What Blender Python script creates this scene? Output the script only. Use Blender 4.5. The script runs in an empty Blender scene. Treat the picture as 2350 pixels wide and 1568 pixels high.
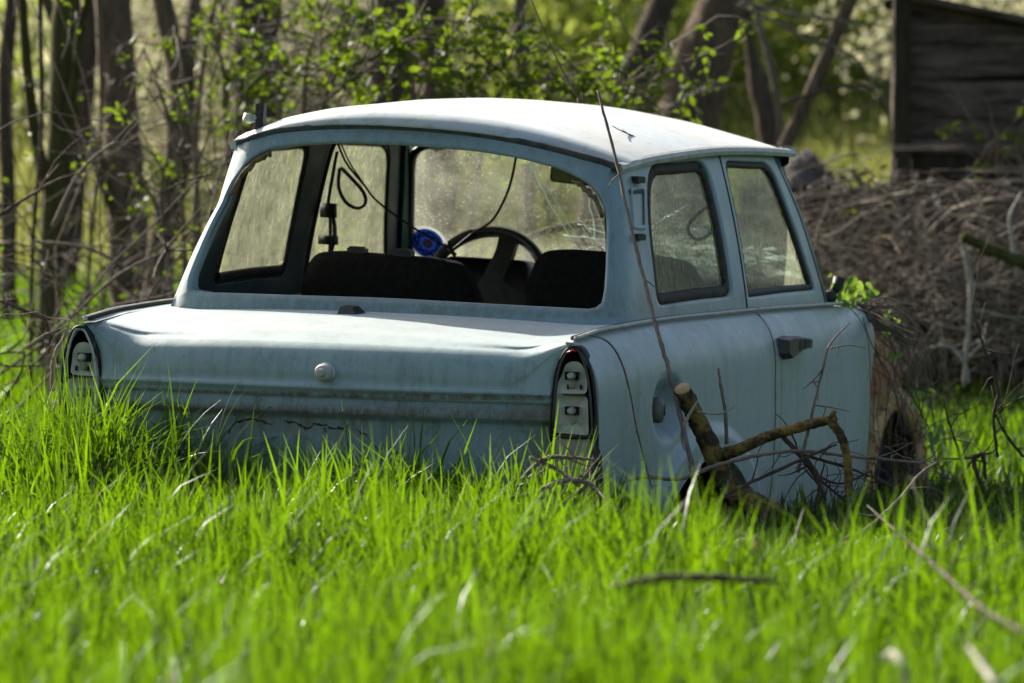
import bpy, math, random
import numpy as np

SC = bpy.context.scene
COL = SC.collection
rnd = random.Random(7)
I = np.interp

# ------------------------------------------------------------------ camera, sky, sun, exposure
CAM_H, F_PX, HORIZON = 0.9, 8812.5, 480.0          # F_PX: focal length for a 2350 px wide frame
PITCH = math.atan((784 - HORIZON) / F_PX)
cam_d = bpy.data.cameras.new("camera")
cam = bpy.data.objects.new("camera", cam_d); COL.objects.link(cam)
cam.location = (0, 0, CAM_H)
cam.rotation_euler = (math.pi / 2 - PITCH, 0, 0)
cam_d.sensor_width = 36; cam_d.lens = F_PX / 2350 * 36
cam_d.clip_start = 0.1; cam_d.clip_end = 400
cam_d.dof.use_dof = True
cam_d.dof.focus_distance = 9.75
cam_d.dof.aperture_fstop = 4.0
SC.camera = cam

SUN_EL = math.radians(31)
SUN_DIR = (-0.65, 0.757)                             # horizontal direction towards the sun
az = math.atan2(SUN_DIR[0], SUN_DIR[1])
world = bpy.data.worlds.new("World"); SC.world = world; world.use_nodes = True
wn = world.node_tree
sky = wn.nodes.new("ShaderNodeTexSky"); sky.sky_type = 'NISHITA'; sky.sun_disc = False
sky.sun_elevation = SUN_EL; sky.sun_rotation = az; sky.air_density = 1.0; sky.dust_density = 3.0; sky.ozone_density = .6
wn.links.new(sky.outputs[0], wn.nodes["Background"].inputs[0])
wn.nodes["Background"].inputs[1].default_value = 0.075
sl = bpy.data.lights.new("sun", 'SUN'); sun = bpy.data.objects.new("sun", sl); COL.objects.link(sun)
sl.energy = 4.7; sl.angle = math.radians(0.53); sl.color = (1.0, 0.95, 0.86)
hx, hy = np.array(SUN_DIR) / np.hypot(*SUN_DIR)
from mathutils import Vector
to_sun = Vector((hx * math.cos(SUN_EL), hy * math.cos(SUN_EL), math.sin(SUN_EL)))
sun.rotation_euler = to_sun.to_track_quat('Z', 'Y').to_euler()
SC.view_settings.view_transform = 'Standard'; SC.view_settings.look = 'None'
SC.view_settings.exposure = 1.4; SC.view_settings.gamma = 1.0
SC.cycles.use_denoising = True
SC.cycles.max_bounces = 8; SC.cycles.transparent_max_bounces = 16
SC.cycles.sample_clamp_indirect = 6

def P(u, v, Y):
    """point at distance Y seen along the photo's direction u, v"""
    X = (u - 1175) / F_PX; up = -(v - 784) / F_PX
    dy = math.cos(PITCH) + up * math.sin(PITCH); dz = -math.sin(PITCH) + up * math.cos(PITCH)
    t = Y / dy
    return (X * t, Y, CAM_H + dz * t)

def smoothstep(a, b, x):
    t = min(1, max(0, (x - a) / (b - a))); return t * t * (3 - 2 * t)

def ground_z(x, y):
    return .04 * max(0., y - 13) + .09 * max(0., y - 26) + .10 * (1 - smoothstep(9.0, 10.6, y))

# ------------------------------------------------------------------ materials
def new_mat(name):
    m = bpy.data.materials.new(name); m.use_nodes = True
    nt = m.node_tree
    for n in list(nt.nodes): nt.nodes.remove(n)
    out = nt.nodes.new("ShaderNodeOutputMaterial")
    return m, nt, out

def N(nt, t, **k):
    n = nt.nodes.new(t)
    for a, b in k.items():
        if a.startswith('_'): setattr(n, a[1:], b)
        else: n.inputs[a.replace('__', ' ')].default_value = b
    return n

def noise(nt, scale, detail=4, rough=.6, stretch=(1, 1, 1), loc=(0, 0, 0)):
    tc = N(nt, "ShaderNodeTexCoord"); mp = N(nt, "ShaderNodeMapping")
    mp.inputs['Scale'].default_value = stretch; mp.inputs['Location'].default_value = loc
    nt.links.new(tc.outputs['Object'], mp.inputs[0])
    n = N(nt, "ShaderNodeTexNoise"); n.inputs['Scale'].default_value = scale
    n.inputs['Detail'].default_value = detail; n.inputs['Roughness'].default_value = rough
    nt.links.new(mp.outputs[0], n.inputs['Vector'])
    return n.outputs[0]

def ramp(nt, src, a, b, lo=0.0, hi=1.0):
    r = N(nt, "ShaderNodeMapRange"); r.inputs[1].default_value = a; r.inputs[2].default_value = b
    r.inputs[3].default_value = lo; r.inputs[4].default_value = hi
    nt.links.new(src, r.inputs[0]); return r.outputs[0]

def math_n(nt, op, a, b):
    n = N(nt, "ShaderNodeMath", _operation=op)
    for i, s in enumerate((a, b)):
        if isinstance(s, (int, float)): n.inputs[i].default_value = s
        else: nt.links.new(s, n.inputs[i])
    n.use_clamp = op in ('ADD',)
    return n.outputs[0]

def mix(nt, fac, a, b):
    m = N(nt, "ShaderNodeMix", _data_type='RGBA')
    if isinstance(fac, (int, float)): m.inputs[0].default_value = fac
    else: nt.links.new(fac, m.inputs[0])
    for i, c in ((6, a), (7, b)):
        if isinstance(c, tuple): m.inputs[i].default_value = (*c, 1) if len(c) == 3 else c
        else: nt.links.new(c, m.inputs[i])
    return m.outputs[2]

def principled(nt, out, col, rough=.6, spec=.5, metal=0., coat=0., bump=None, bstr=.3, bdist=.01, sheen=0.):
    p = N(nt, "ShaderNodeBsdfPrincipled")
    if isinstance(col, tuple): p.inputs['Base Color'].default_value = (*col, 1)
    else: nt.links.new(col, p.inputs['Base Color'])
    if isinstance(rough, (int, float)): p.inputs['Roughness'].default_value = rough
    else: nt.links.new(rough, p.inputs['Roughness'])
    p.inputs['Specular IOR Level'].default_value = spec
    p.inputs['Metallic'].default_value = metal
    p.inputs['Sheen Weight'].default_value = sheen; p.inputs['Sheen Roughness'].default_value = .45
    p.inputs['Coat Weight'].default_value = coat; p.inputs['Coat Roughness'].default_value = .25
    if bump is not None:
        b = N(nt, "ShaderNodeBump"); b.inputs['Strength'].default_value = bstr; b.inputs['Distance'].default_value = bdist
        nt.links.new(bump, b.inputs['Height']); nt.links.new(b.outputs[0], p.inputs['Normal'])
    if out: nt.links.new(p.outputs[0], out.inputs[0])
    return p

def band(nt, axis, a, b, c, d):
    """1 between b and c of an object axis, fading to 0 at a and d"""
    tc = N(nt, "ShaderNodeTexCoord"); sx = N(nt, "ShaderNodeSeparateXYZ"); nt.links.new(tc.outputs['Object'], sx.inputs[0])
    return math_n(nt, 'MULTIPLY', ramp(nt, sx.outputs[axis], a, b), ramp(nt, sx.outputs[axis], c, d, 1, 0))

def paint(name, base, grime=(.10, .13, .07), amount=.5, rough=.42, streak=True, faded=None, sheen=.5, stains=()):
    m, nt, out = new_mat(name)
    big = noise(nt, 3.0, 5, .65)
    col = mix(nt, ramp(nt, big, .35, .75), base, faded or tuple(c * .86 for c in base))
    if streak:
        st = noise(nt, 2.6, 6, .7, (14, 14, 1.3))
        col = mix(nt, ramp(nt, st, .50, .72, 0, amount), col, grime)
    sp = noise(nt, 95, 3, .6)
    col = mix(nt, ramp(nt, sp, .70, .76, 0, .75), col, (.05, .05, .03))
    sp2 = noise(nt, 22, 6, .75, (1, 1, 1), (3, 1, 2))
    col = mix(nt, ramp(nt, sp2, .52, .70, 0, amount * .8), col, tuple(c * .7 + .02 for c in grime))
    for (ax1, r1, ax2, r2, c_, k_, sc_) in stains:
        f = math_n(nt, 'MULTIPLY', band(nt, ax1, *r1), band(nt, ax2, *r2))
        f = math_n(nt, 'MULTIPLY', f, ramp(nt, noise(nt, sc_, 6, .75, (2, 2, 1)), .38, .62, 0, k_)); col = mix(nt, f, col, c_)
    rg = ramp(nt, noise(nt, 9, 5, .7), .3, .8, rough - .08, rough + .25)
    principled(nt, out, col, rg, .5, 0, .12, noise(nt, 40, 5, .7), .12, .004, sheen)
    return m

def plain(name, base, rough=.7, spec=.4, var=.3, scale=12, metal=0., bstr=.3, second=None, stretch=(1, 1, 1), bdist=.01):
    m, nt, out = new_mat(name)
    n = noise(nt, scale, 6, .7, stretch)
    col = mix(nt, ramp(nt, n, .35, .68), tuple(c * (1 - var) for c in base), second or tuple(min(1, c * (1 + var)) for c in base))
    principled(nt, out, col, rough, spec, metal, 0, n, bstr, bdist)
    return m

def foliage(name, c1, c2, trans, tw=.5, rough=.45, dry=None, spec=.5, dryp=.9):
    m, nt, out = new_mat(name)
    g = N(nt, "ShaderNodeNewGeometry")
    col = mix(nt, g.outputs['Random Per Island'], c1, c2)
    tcol = mix(nt, g.outputs['Random Per Island'], trans, tuple(c * .6 for c in trans))
    if dry:
        wv = N(nt, "ShaderNodeTexWhiteNoise", _noise_dimensions='1D'); nt.links.new(g.outputs['Random Per Island'], wv.inputs['W'])
        f = ramp(nt, wv.outputs[0], dryp, dryp + .01)
        col = mix(nt, f, col, dry); tcol = mix(nt, f, tcol, dry)
    p = principled(nt, None, col, rough, spec)
    t = N(nt, "ShaderNodeBsdfTranslucent"); nt.links.new(tcol, t.inputs[0])
    mx = N(nt, "ShaderNodeMixShader"); mx.inputs[0].default_value = tw
    nt.links.new(p.outputs[0], mx.inputs[1]); nt.links.new(t.outputs[0], mx.inputs[2])
    nt.links.new(mx.outputs[0], out.inputs[0])
    return m

def dirty_glass(name, dirt, base, streaks, speck=.0, col2=None, refl=.03, fringe=False, stretch=(50, 50, 13)):
    """window glass under a film of dirt: clear glass mixed with a scattering dust layer"""
    m, nt, out = new_mat(name)
    tr = N(nt, "ShaderNodeBsdfTransparent"); tr.inputs[0].default_value = (.86, .92, .88, 1)
    n1 = noise(nt, 1.6, 6, .72, stretch)
    n2 = noise(nt, 5, 5, .7)
    f = math_n(nt, 'ADD', ramp(nt, n1, .35, .75, base, base + streaks), ramp(nt, n2, .4, .75, 0, .25))
    if speck:
        s = noise(nt, 190, 3, .75)
        f = math_n(nt, 'ADD', f, ramp(nt, s, .60, .68, 0, speck))
    if fringe:
        tc = N(nt, "ShaderNodeTexCoord"); sx = N(nt, "ShaderNodeSeparateXYZ"); nt.links.new(tc.outputs['Object'], sx.inputs[0])
        f = math_n(nt, 'ADD', f, ramp(nt, sx.outputs[2], .83, .70, 0, .55))
        f = math_n(nt, 'ADD', f, ramp(nt, sx.outputs[0], -.5, -.62, 0, .3))
    c = mix(nt, ramp(nt, noise(nt, 3, 5, .7, stretch), .4, .65), dirt, col2 or dirt)
    d = N(nt, "ShaderNodeBsdfDiffuse"); t = N(nt, "ShaderNodeBsdfTranslucent")
    nt.links.new(c, d.inputs[0]); nt.links.new(c, t.inputs[0])
    a = N(nt, "ShaderNodeMixShader"); a.inputs[0].default_value = .6
    nt.links.new(d.outputs[0], a.inputs[1]); nt.links.new(t.outputs[0], a.inputs[2])
    b = N(nt, "ShaderNodeMixShader"); nt.links.new(f, b.inputs[0])
    nt.links.new(tr.outputs[0], b.inputs[1]); nt.links.new(a.outputs[0], b.inputs[2])
    gl = N(nt, "ShaderNodeBsdfGlossy"); gl.inputs['Roughness'].default_value = .12
    e = N(nt, "ShaderNodeMixShader"); e.inputs[0].default_value = refl
    nt.links.new(b.outputs[0], e.inputs[1]); nt.links.new(gl.outputs[0], e.inputs[2])
    nt.links.new(e.outputs[0], out.inputs[0])
    return m

def lichen_mat():
    m, nt, out = new_mat('lichen_bark')
    n1 = noise(nt, 30, 6, .7); n2 = noise(nt, 11, 5, .7); n3 = noise(nt, 60, 4, .7)
    col = mix(nt, ramp(nt, n3, .35, .65), (.035, .026, .016), (.085, .062, .038))
    col = mix(nt, ramp(nt, n2, .47, .56, 0, .9), col, (.27, .175, .045)); col = mix(nt, ramp(nt, n1, .58, .64, 0, .7), col, (.17, .18, .07))
    principled(nt, out, col, .95, .15, 0, 0, n1, 1., .014); return m

M = {}
GREEN, RUSTC, DIRTC = (.085, .095, .018), (.10, .045, .02), (.07, .065, .035)
M['paint'] = paint('pale_blue_paint', (.235, .320, .305), (.095, .12, .065), .5, .36, stains=(
    (1, (1.462, 1.468, 1.484, 1.492), 2, (.1, .25, .50, .53), GREEN, .9, 30), (1, (2.25, 2.40, 2.45, 2.5), 2, (-.1, 0, .5, .62), GREEN, .8, 16),
    (2, (-.1, 0, .06, .22), 1, (-1, 0, 3, 4), GREEN, .8, 14), (2, (.575, .60, .63, .65), 1, (-1, .03, 2.5, 3), DIRTC, .35, 40),
    (1, (1.36, 1.40, 1.43, 1.47), 2, (0, .1, .6, .64), DIRTC, .5, 25), (2, (.436, .438, .448, .456), 0, (-.7, -.6, .6, .7), RUSTC, .9, 30)))
M['rear_paint'] = paint('pale_blue_paint_algae', (.165, .24, .225), (.05, .075, .03), .8, .42, stains=(
    (0, (.46, .58, .70, .8), 2, (-.1, 0, .5, .6), GREEN, 1., 22), (0, (-.8, -.7, -.58, -.48), 2, (-.1, 0, .5, .6), GREEN, .8, 22),
    (2, (.392, .398, .408, .425), 0, (-.7, -.6, .6, .7), RUSTC, .9, 34), (2, (.30, .34, .40, .41), 0, (-.35, -.28, .15, .2), RUSTC, .45, 20), (2, (-.1, 0, .10, .25), 0, (-1, -.9, .9, 1), DIRTC, .8, 18)))
M['roof_paint'] = paint('white_blue_paint', (.40, .46, .47), (.20, .17, .10), .7, .46, False, (.43, .41, .31), .2)
M['frame_paint'] = paint('steel_blue_paint', (.180, .268, .280), (.09, .11, .065), .35, .38, stains=((2, (.62, .63, .66, .72), 1, (.3, .4, 1.5, 1.6), GREEN, .5, 24), (1, (.80, .82, .845, .86), 2, (.6, .61, .66, .69), GREEN, .9, 30), (2, (1.0, 1.05, 1.1, 1.2), 1, (.3, .4, 2.2, 2.3), GREEN, .35, 30)))
M['inner_paint'] = paint('dark_inner_paint', (.035, .060, .068), (.03, .03, .02), .5, .5, sheen=0)
M['teal_paint'] = paint('teal_paint', (.035, .105, .10), (.03, .05, .03), .4, .45, sheen=0)
M['trim'] = plain('grey_plastic_trim', (.42, .41, .36), .5, .4, .25, 30)
M['rubber'] = plain('black_rubber', (.018, .017, .015), .6, .35, .4, 40)
M['brown_rubber'] = plain('dusty_brown_seal', (.045, .036, .024), .75, .3, .5, 30)
M['dark'] = plain('dark_interior', (.012, .012, .011), .8, .25, .4, 10)
M['seat'] = plain('black_seat_cloth', (.020, .018, .015), .9, .15, .35, 60, 0, .5)
M['wheel'] = plain('worn_grey_plastic', (.036, .034, .030), .42, .5, .3, 30)
M['metal'] = plain('pale_grey_metal', (.66, .65, .56), .45, .5, .15, 22, .1, .35, (.40, .40, .28))
M['lens'] = plain('dusty_brown_lens', (.24, .21, .15), .5, .5, .3, 14, 0, .4, None, (1, 1, .2))
M['red'] = plain('red_plastic', (.45, .02, .025), .3, .5, .3, 20)
M['bulb'] = plain('cream_bulb_socket', (.30, .29, .20), .4, .5, .2, 20)
M['rust'] = plain('rust', (.065, .028, .016), .9, .2, .5, 30)
M['ochre'] = plain('ochre_resin', (.42, .24, .08), .75, .3, .45, 14, 0, .8, (.66, .50, .27), (1, 1, 3))
M['salmon'] = plain('salmon_primer', (.45, .17, .08), .75, .3, .4, 8, 0, .4, (.42, .28, .17), (3, 3, .8))
def rusty(name, c1, c2, c3, c4):
    m, nt, out = new_mat(name)
    col = mix(nt, ramp(nt, noise(nt, 7, 6, .7, (1.5, 1.5, 1)), .40, .60), c1, c2)
    col = mix(nt, ramp(nt, noise(nt, 16, 7, .75, (1, 1, 2.2)), .50, .60, 0, .9), col, c3)
    col = mix(nt, ramp(nt, noise(nt, 30, 6, .8, (1, 1, .5), (4, 2, 1)), .56, .64, 0, .85), col, c4)
    principled(nt, out, col, .85, .2, 0, 0, noise(nt, 26, 6, .75), .8, .01); return m
M['ochre'] = rusty('ochre_resin', (.44, .26, .09), (.60, .44, .22), (.16, .075, .03), (.38, .36, .30))
M['salmon'] = rusty('salmon_primer', (.42, .17, .08), (.46, .30, .17), (.13, .055, .025), (.25, .20, .12))
M['tyre'] = plain('perished_tyre', (.02, .02, .02), .85, .3, .3, 20)
M['mirror'] = plain('mirror_glass', (.20, .24, .10), .25, .8, .3, 6, .4, .0)
M['glass_side'] = dirty_glass('algae_stained_glass', (.56, .58, .42), .26, .34, .25, (.27, .29, .16))
M['glass_left'] = dirty_glass('rain_streaked_glass', (.34, .35, .25), .20, .42, .15, (.17, .19, .11), .02)
M['glass_wind'] = dirty_glass('dusty_windscreen', (.48, .48, .38), .05, .10, .9, (.36, .36, .28), .02, True, (5, 5, 5))
M['crack'] = foliage('glass_fracture', (.75, .80, .76), (.50, .66, .60), (.8, .9, .85), .5, .15)
M['sticker_white'] = foliage('sticker_white', (.75, .75, .75), (.75, .75, .75), (.8, .8, .8), .35, .4)
M['sticker_blue'] = foliage('sticker_blue', (.015, .06, .42), (.015, .06, .42), (.03, .12, .75), .45, .4)
M['sticker_dark'] = foliage('sticker_navy', (.01, .02, .12), (.01, .02, .12), (.01, .03, .18), .3, .4)
M['sticker_red'] = foliage('sticker_red', (.75, .12, .06), (.75, .12, .06), (1., .2, .1), .5, .4)
M['sticker_teal'] = foliage('sticker_teal', (.02, .35, .4), (.02, .35, .4), (.03, .5, .55), .4, .4)
M['grass'] = foliage('spring_grass', (.024, .066, .005), (.055, .105, .006), (.150, .285, .003), .56, .42, (.30, .28, .12), .35, .992)
M['shiny_grass'] = foliage('shiny_grass', (.030, .080, .008), (.06, .12, .01), (.150, .285, .003), .4, .34, None, .6)
M['under'] = foliage('dark_undergrowth', (.020, .050, .008), (.06, .06, .025), (.06, .12, .008), .4, .5, (.16, .12, .06), .3, .8)
M['leaf'] = foliage('young_leaf', (.045, .085, .008), (.085, .12, .014), (.19, .28, .013), .5, .55, None, .3)
M['hop'] = foliage('hop_leaf', (.09, .19, .03), (.13, .24, .04), (.26, .40, .04), .5, .45)
M['far_leaf'] = foliage('far_leaf', (.15, .21, .045), (.22, .26, .07), (.44, .50, .09), .6, .6, None, .2)
M['far_dry'] = foliage('far_dry_growth', (.27, .25, .16), (.36, .33, .22), (.42, .40, .24), .55, .7, None, .2)
M['bark'] = plain('brown_bark', (.145, .105, .070), .95, .15, .5, 9, 0, 1.0, None, (4, 4, .6), .03)
M['bark_dark'] = plain('dark_bark', (.095, .070, .050), .95, .15, .5, 9, 0, 1.0, None, (4, 4, .6), .03)
M['bark_moss'] = plain('mossy_bark', (.080, .062, .034), .95, .15, .4, 8, 0, 1.0, (.11, .115, .03), (4, 4, .6), .03)
M['lichen'] = lichen_mat()
M['cut'] = plain('sawn_wood', (.48, .33, .18), .8, .2, .2, 40, 0, .4)
M['twig'] = plain('grey_twig', (.17, .13, .095), .8, .25, .35, 30)
M['twig_dark'] = plain('brown_twig', (.070, .045, .032), .8, .25, .35, 30)
M['twig_pale'] = plain('bleached_twig', (.30, .27, .21), .7, .3, .2, 30)
M['board'] = plain('weathered_board', (.050, .038, .030), .9, .2, .6, 3, 0, .8, (.17, .125, .095), (1, 1, 7), .01)
M['post'] = plain('weathered_post', (.040, .030, .018), .9, .2, .4, 5, 0, .6, None, (6, 6, 1))
M['heap'] = plain('grey_rubble', (.16, .15, .14), .95, .2, .5, 14, 0, 1.0, None, (1, 1, 1), .05)
M['foam'] = plain('perished_foam', (.14, .10, .05), .9, .2, .6, 60)
M['cap'] = plain('faded_black_cap', (.13, .12, .095), .6, .3, .25, 30)
M['lip_shade'] = plain('roof_lip_shade', (.045, .052, .045), .7, .3, .5, 30)  # dark colour stands for the shade below the roof lip
M['soil'] = plain('turf_soil', (.030, .055, .010), 1., .1, .5, 5, 0, .5, (.055, .10, .015))
M['litter'] = plain('leaf_litter', (.12, .09, .055), .95, .1, .5, 40)

# ------------------------------------------------------------------ mesh helpers
def setp(o, label=None, cat=None, group=None, kind=None):
    if label: o['label'] = label
    if cat: o['category'] = cat
    if group: o['group'] = group
    if kind: o['kind'] = kind
    return o

def link(name, V, F, mat, parent=None, smooth=True, car=False):
    V = np.asarray(V, dtype=float).reshape(-1, 3)
    if car:
        V = V.copy()
        lx = np.clip((-V[:, 0] - .38) / .15, 0, 1) * np.clip((V[:, 2] - .63) / .26, 0, 1) * np.clip((.86 - V[:, 1]) / .28, 0, 1)
        V[:, 0] += .058 * lx          # the left rear pillar leans further in than the right one
        k = I(V[:, 2], [.45, .65, .75, 1.15], [.017, .03, .046, .068]); V[:, 2] -= V[:, 0] * k
    me = bpy.data.meshes.new(name)
    me.from_pydata(V.tolist(), [], F)
    mats = mat if isinstance(mat, list) else [mat]
    for m in mats: me.materials.append(m)
    if smooth: me.polygons.foreach_set('use_smooth', [True] * len(me.polygons))
    me.update()
    o = bpy.data.objects.new(name, me); COL.objects.link(o)
    if parent: o.parent = parent
    return o

def fast_link(name, V, F, mat, parent=None, smooth=True):
    """V (n,3), F (m,4) arrays: a large quad mesh"""
    me = bpy.data.meshes.new(name); me.vertices.add(len(V)); me.vertices.foreach_set('co', np.asarray(V, np.float32).ravel())
    m = len(F); k = F.shape[1]; me.loops.add(m * k); me.loops.foreach_set('vertex_index', F.astype(np.int32).ravel())
    me.polygons.add(m); me.polygons.foreach_set('loop_start', np.arange(0, m * k, k, dtype=np.int32))
    try: me.polygons.foreach_set('loop_total', np.full(m, k, dtype=np.int32))
    except Exception: pass
    me.polygons.foreach_set('use_smooth', np.full(m, smooth))
    me.materials.append(mat); me.update(calc_edges=True)
    o = bpy.data.objects.new(name, me); COL.objects.link(o)
    if parent: o.parent = parent
    return o

class MB:
    """collects pieces for one mesh"""
    def __init__(s): s.V = []; s.F = []; s.M = []
    def add(s, V, F, mi=0):
        b = len(s.V); s.V.extend([tuple(map(float, v)) for v in V]); s.F.extend([tuple(i + b for i in f) for f in F]); s.M.extend([mi] * len(F))
    def grid(s, G, mi=0, flip=False):
        nu, nv = len(G), len(G[0]); V = [p for r in G for p in r]; F = []
        for i in range(nu - 1):
            for j in range(nv - 1):
                a = i * nv + j; q = (a, a + 1, a + nv + 1, a + nv); F.append(q[::-1] if flip else q)
        s.add(V, F, mi)
    def box(s, lo, hi, mi=0, bev=0.0):
        (x0, y0, z0), (x1, y1, z1) = lo, hi
        V = [(x, y, z) for z in (z0, z1) for x, y in ((x0, y0), (x1, y0), (x1, y1), (x0, y1))]
        s.add(V, [(3, 2, 1, 0), (4, 5, 6, 7), (0, 1, 5, 4), (1, 2, 6, 5), (2, 3, 7, 6), (3, 0, 4, 7)], mi)
    def tube(s, pts, rad, n=8, closed=False, flat=1.0, mi=0, cap=True):
        V, F = tube(pts, rad, n, closed, flat, cap); s.add(V, F, mi)
    def build(s, name, mat, parent=None, smooth=True, car=False):
        o = link(name, s.V, s.F, mat, parent, smooth, car)
        if isinstance(mat, list): o.data.polygons.foreach_set('material_index', s.M)
        return o

def tube(pts, rad, n=8, closed=False, flat=1.0, cap=True):
    p = np.asarray(pts, float); m = len(p)
    r = np.full(m, rad) if np.isscalar(rad) else np.asarray(rad, float)
    if closed: t = np.roll(p, -1, 0) - np.roll(p, 1, 0)
    else:
        t = np.gradient(p, axis=0)
    t /= np.linalg.norm(t, axis=1)[:, None] + 1e-9
    ref = np.array([0, 0, 1.]) if abs(t[0][2]) < .9 else np.array([1., 0, 0])
    u = np.cross(t[0], ref); u /= np.linalg.norm(u)
    V = []
    for i in range(m):
        u = u - t[i] * np.dot(u, t[i]); u /= np.linalg.norm(u) + 1e-9
        w = np.cross(t[i], u)
        for k in range(n):
            a = 2 * math.pi * k / n
            V.append(p[i] + r[i] * (math.cos(a) * u + flat * math.sin(a) * w))
    F = []
    for i in range(m if closed else m - 1):
        i2 = (i + 1) % m
        for k in range(n):
            k2 = (k + 1) % n
            F.append((i * n + k, i * n + k2, i2 * n + k2, i2 * n + k))
    if cap and not closed:
        F.append(tuple(range(n))[::-1]); F.append(tuple((m - 1) * n + k for k in range(n)))
    return V, F

def smooth_path(pts, n=6):
    p = np.asarray(pts, float)
    if len(p) < 3: return np.array([p[0] + (p[-1] - p[0]) * t for t in np.linspace(0, 1, n + 1)])
    q = np.vstack([2 * p[0] - p[1], p, 2 * p[-1] - p[-2]]); out = []
    for i in range(1, len(q) - 2):
        for t in np.linspace(0, 1, n, endpoint=False):
            a, b, c, d = q[i - 1], q[i], q[i + 1], q[i + 2]
            out.append(.5 * (2 * b + (c - a) * t + (2 * a - 5 * b + 4 * c - d) * t * t + (3 * b - a - 3 * c + d) * t ** 3))
    out.append(p[-1]); return np.array(out)

def empty(name, loc, rz=0, label=None, cat=None, group=None, kind=None):
    o = bpy.data.objects.new(name, None); COL.objects.link(o); o.location = loc; o.rotation_euler = (0, 0, rz)
    o.empty_display_size = .2
    return setp(o, label, cat, group, kind)

def smoothstep(a, b, x):
    t = min(1, max(0, (x - a) / (b - a))); return t * t * (3 - 2 * t)

# ================================================================== THE CAR (x right, y forward, z up)
CAR_YAW = 0.3585
CAR_O = (-.480, 9.45, 0.0)
car = empty('wrecked_car', CAR_O, -CAR_YAW, 'abandoned pale blue two-door saloon with no rear window, sunk in tall grass', 'car')

def car_world(x, y, z):
    k = float(I(z, [.45, .65, .75, 1.15], [.017, .03, .046, .068])); z = z - x * k
    c, s = math.cos(CAR_YAW), math.sin(CAR_YAW)
    return (CAR_O[0] + x * c + y * s, CAR_O[1] - x * s + y * c, z)

def zb(y): return float(I(y, [-.05, .04, .218, .485, .695, 1.52, 2.45, 3.3], [.585, .597, .614, .625, .631, .637, .633, .58]))
def xb(y): return float(I(y, [0, .5, 1.5, 2.45, 3.4], [.655, .672, .69, .70, .64]))
def xw(y): return float(I(y, [0, .3, .7, 1.4, 2.45, 3.4], [.724, .738, .746, .752, .752, .70]))
ARC = (.83, -.07, .338); ARC_A = .44                                       # rear wheel arch centre y, z and radius
def side(y, z):
    t = min(1, max(0, (zb(y) - z) / .16)); x = xb(y) + (xw(y) - xb(y)) * (1 - (1 - t) ** 2.6) ** .8
    lo = min(1.5, max(0, (.38 - z) / .4)); x -= .035 * lo ** 2
    return x
def gb(y): return float(I(y, [.45, .6, 1.5, 2.3], [.632, .642, .668, .684]))
def gt(y): return float(I(y, [.6, .8, 1.5, 2.2], [.553, .560, .580, .590]))
def cy(z): return float(I(z, [.60, .628, .843, 1.024, 1.12], [.455, .462, .536, .618, .665]))   # rear corner of the cabin
def gs(y, z):
    t = (z - .64) / .43; x = gb(y) + (gt(y) - gb(y)) * t + .036 * t * (1 - t)
    d = min(1, max(0, (y - cy(z)) / .055)); return x - .020 * (1 - d) ** 2
def cx(z): return gs(cy(z), z)
def gr(x, z):
    y = cy(z) - .020 * (1 - min(1, abs(x) / cx(z)) ** 2)
    e = min(1, max(0, (cx(z) - abs(x)) / .055)); return y + .018 * (1 - e) ** 2 - .018
def gside(s): return lambda y, z, d=0.: (s * (gs(y, z) - d), y, z)
def grear(x, z, d=0.): return (x, gr(x, z) + d, z)

def rounded(poly, r, n=6):
    """polygon with rounded corners; r may be a list"""
    P_ = [np.array(p, float) for p in poly]; m = len(P_); out = []
    rr = r if isinstance(r, (list, tuple)) else [r] * m
    for i in range(m):
        a, b, c = P_[i - 1], P_[i], P_[(i + 1) % m]
        da, dc = a - b, c - b; la, lc = np.linalg.norm(da), np.linalg.norm(dc)
        k = min(rr[i], la * .48, lc * .48)
        if k < 1e-4: out.append(b); continue
        p0, p2 = b + da / la * k, b + dc / lc * k
        for t in np.linspace(0, 1, n): out.append((1 - t) ** 2 * p0 + 2 * t * (1 - t) * b + t * t * p2)
    return out

def ray_loop(poly, c, angs):
    res = []; m = len(poly)
    for a in angs:
        d = np.array([math.cos(a), math.sin(a)]); best = None
        for i in range(m):
            p, q = poly[i] - c, poly[(i + 1) % m] - c; e = q - p
            den = d[0] * e[1] - d[1] * e[0]
            if abs(den) < 1e-12: continue
            t = (p[0] * e[1] - p[1] * e[0]) / den; s = (p[0] * d[1] - p[1] * d[0]) / den
            if t > 0 and -1e-6 <= s <= 1 + 1e-6 and (best is None or t > best): best = t
        res.append(c + d * best)
    return res

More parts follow.
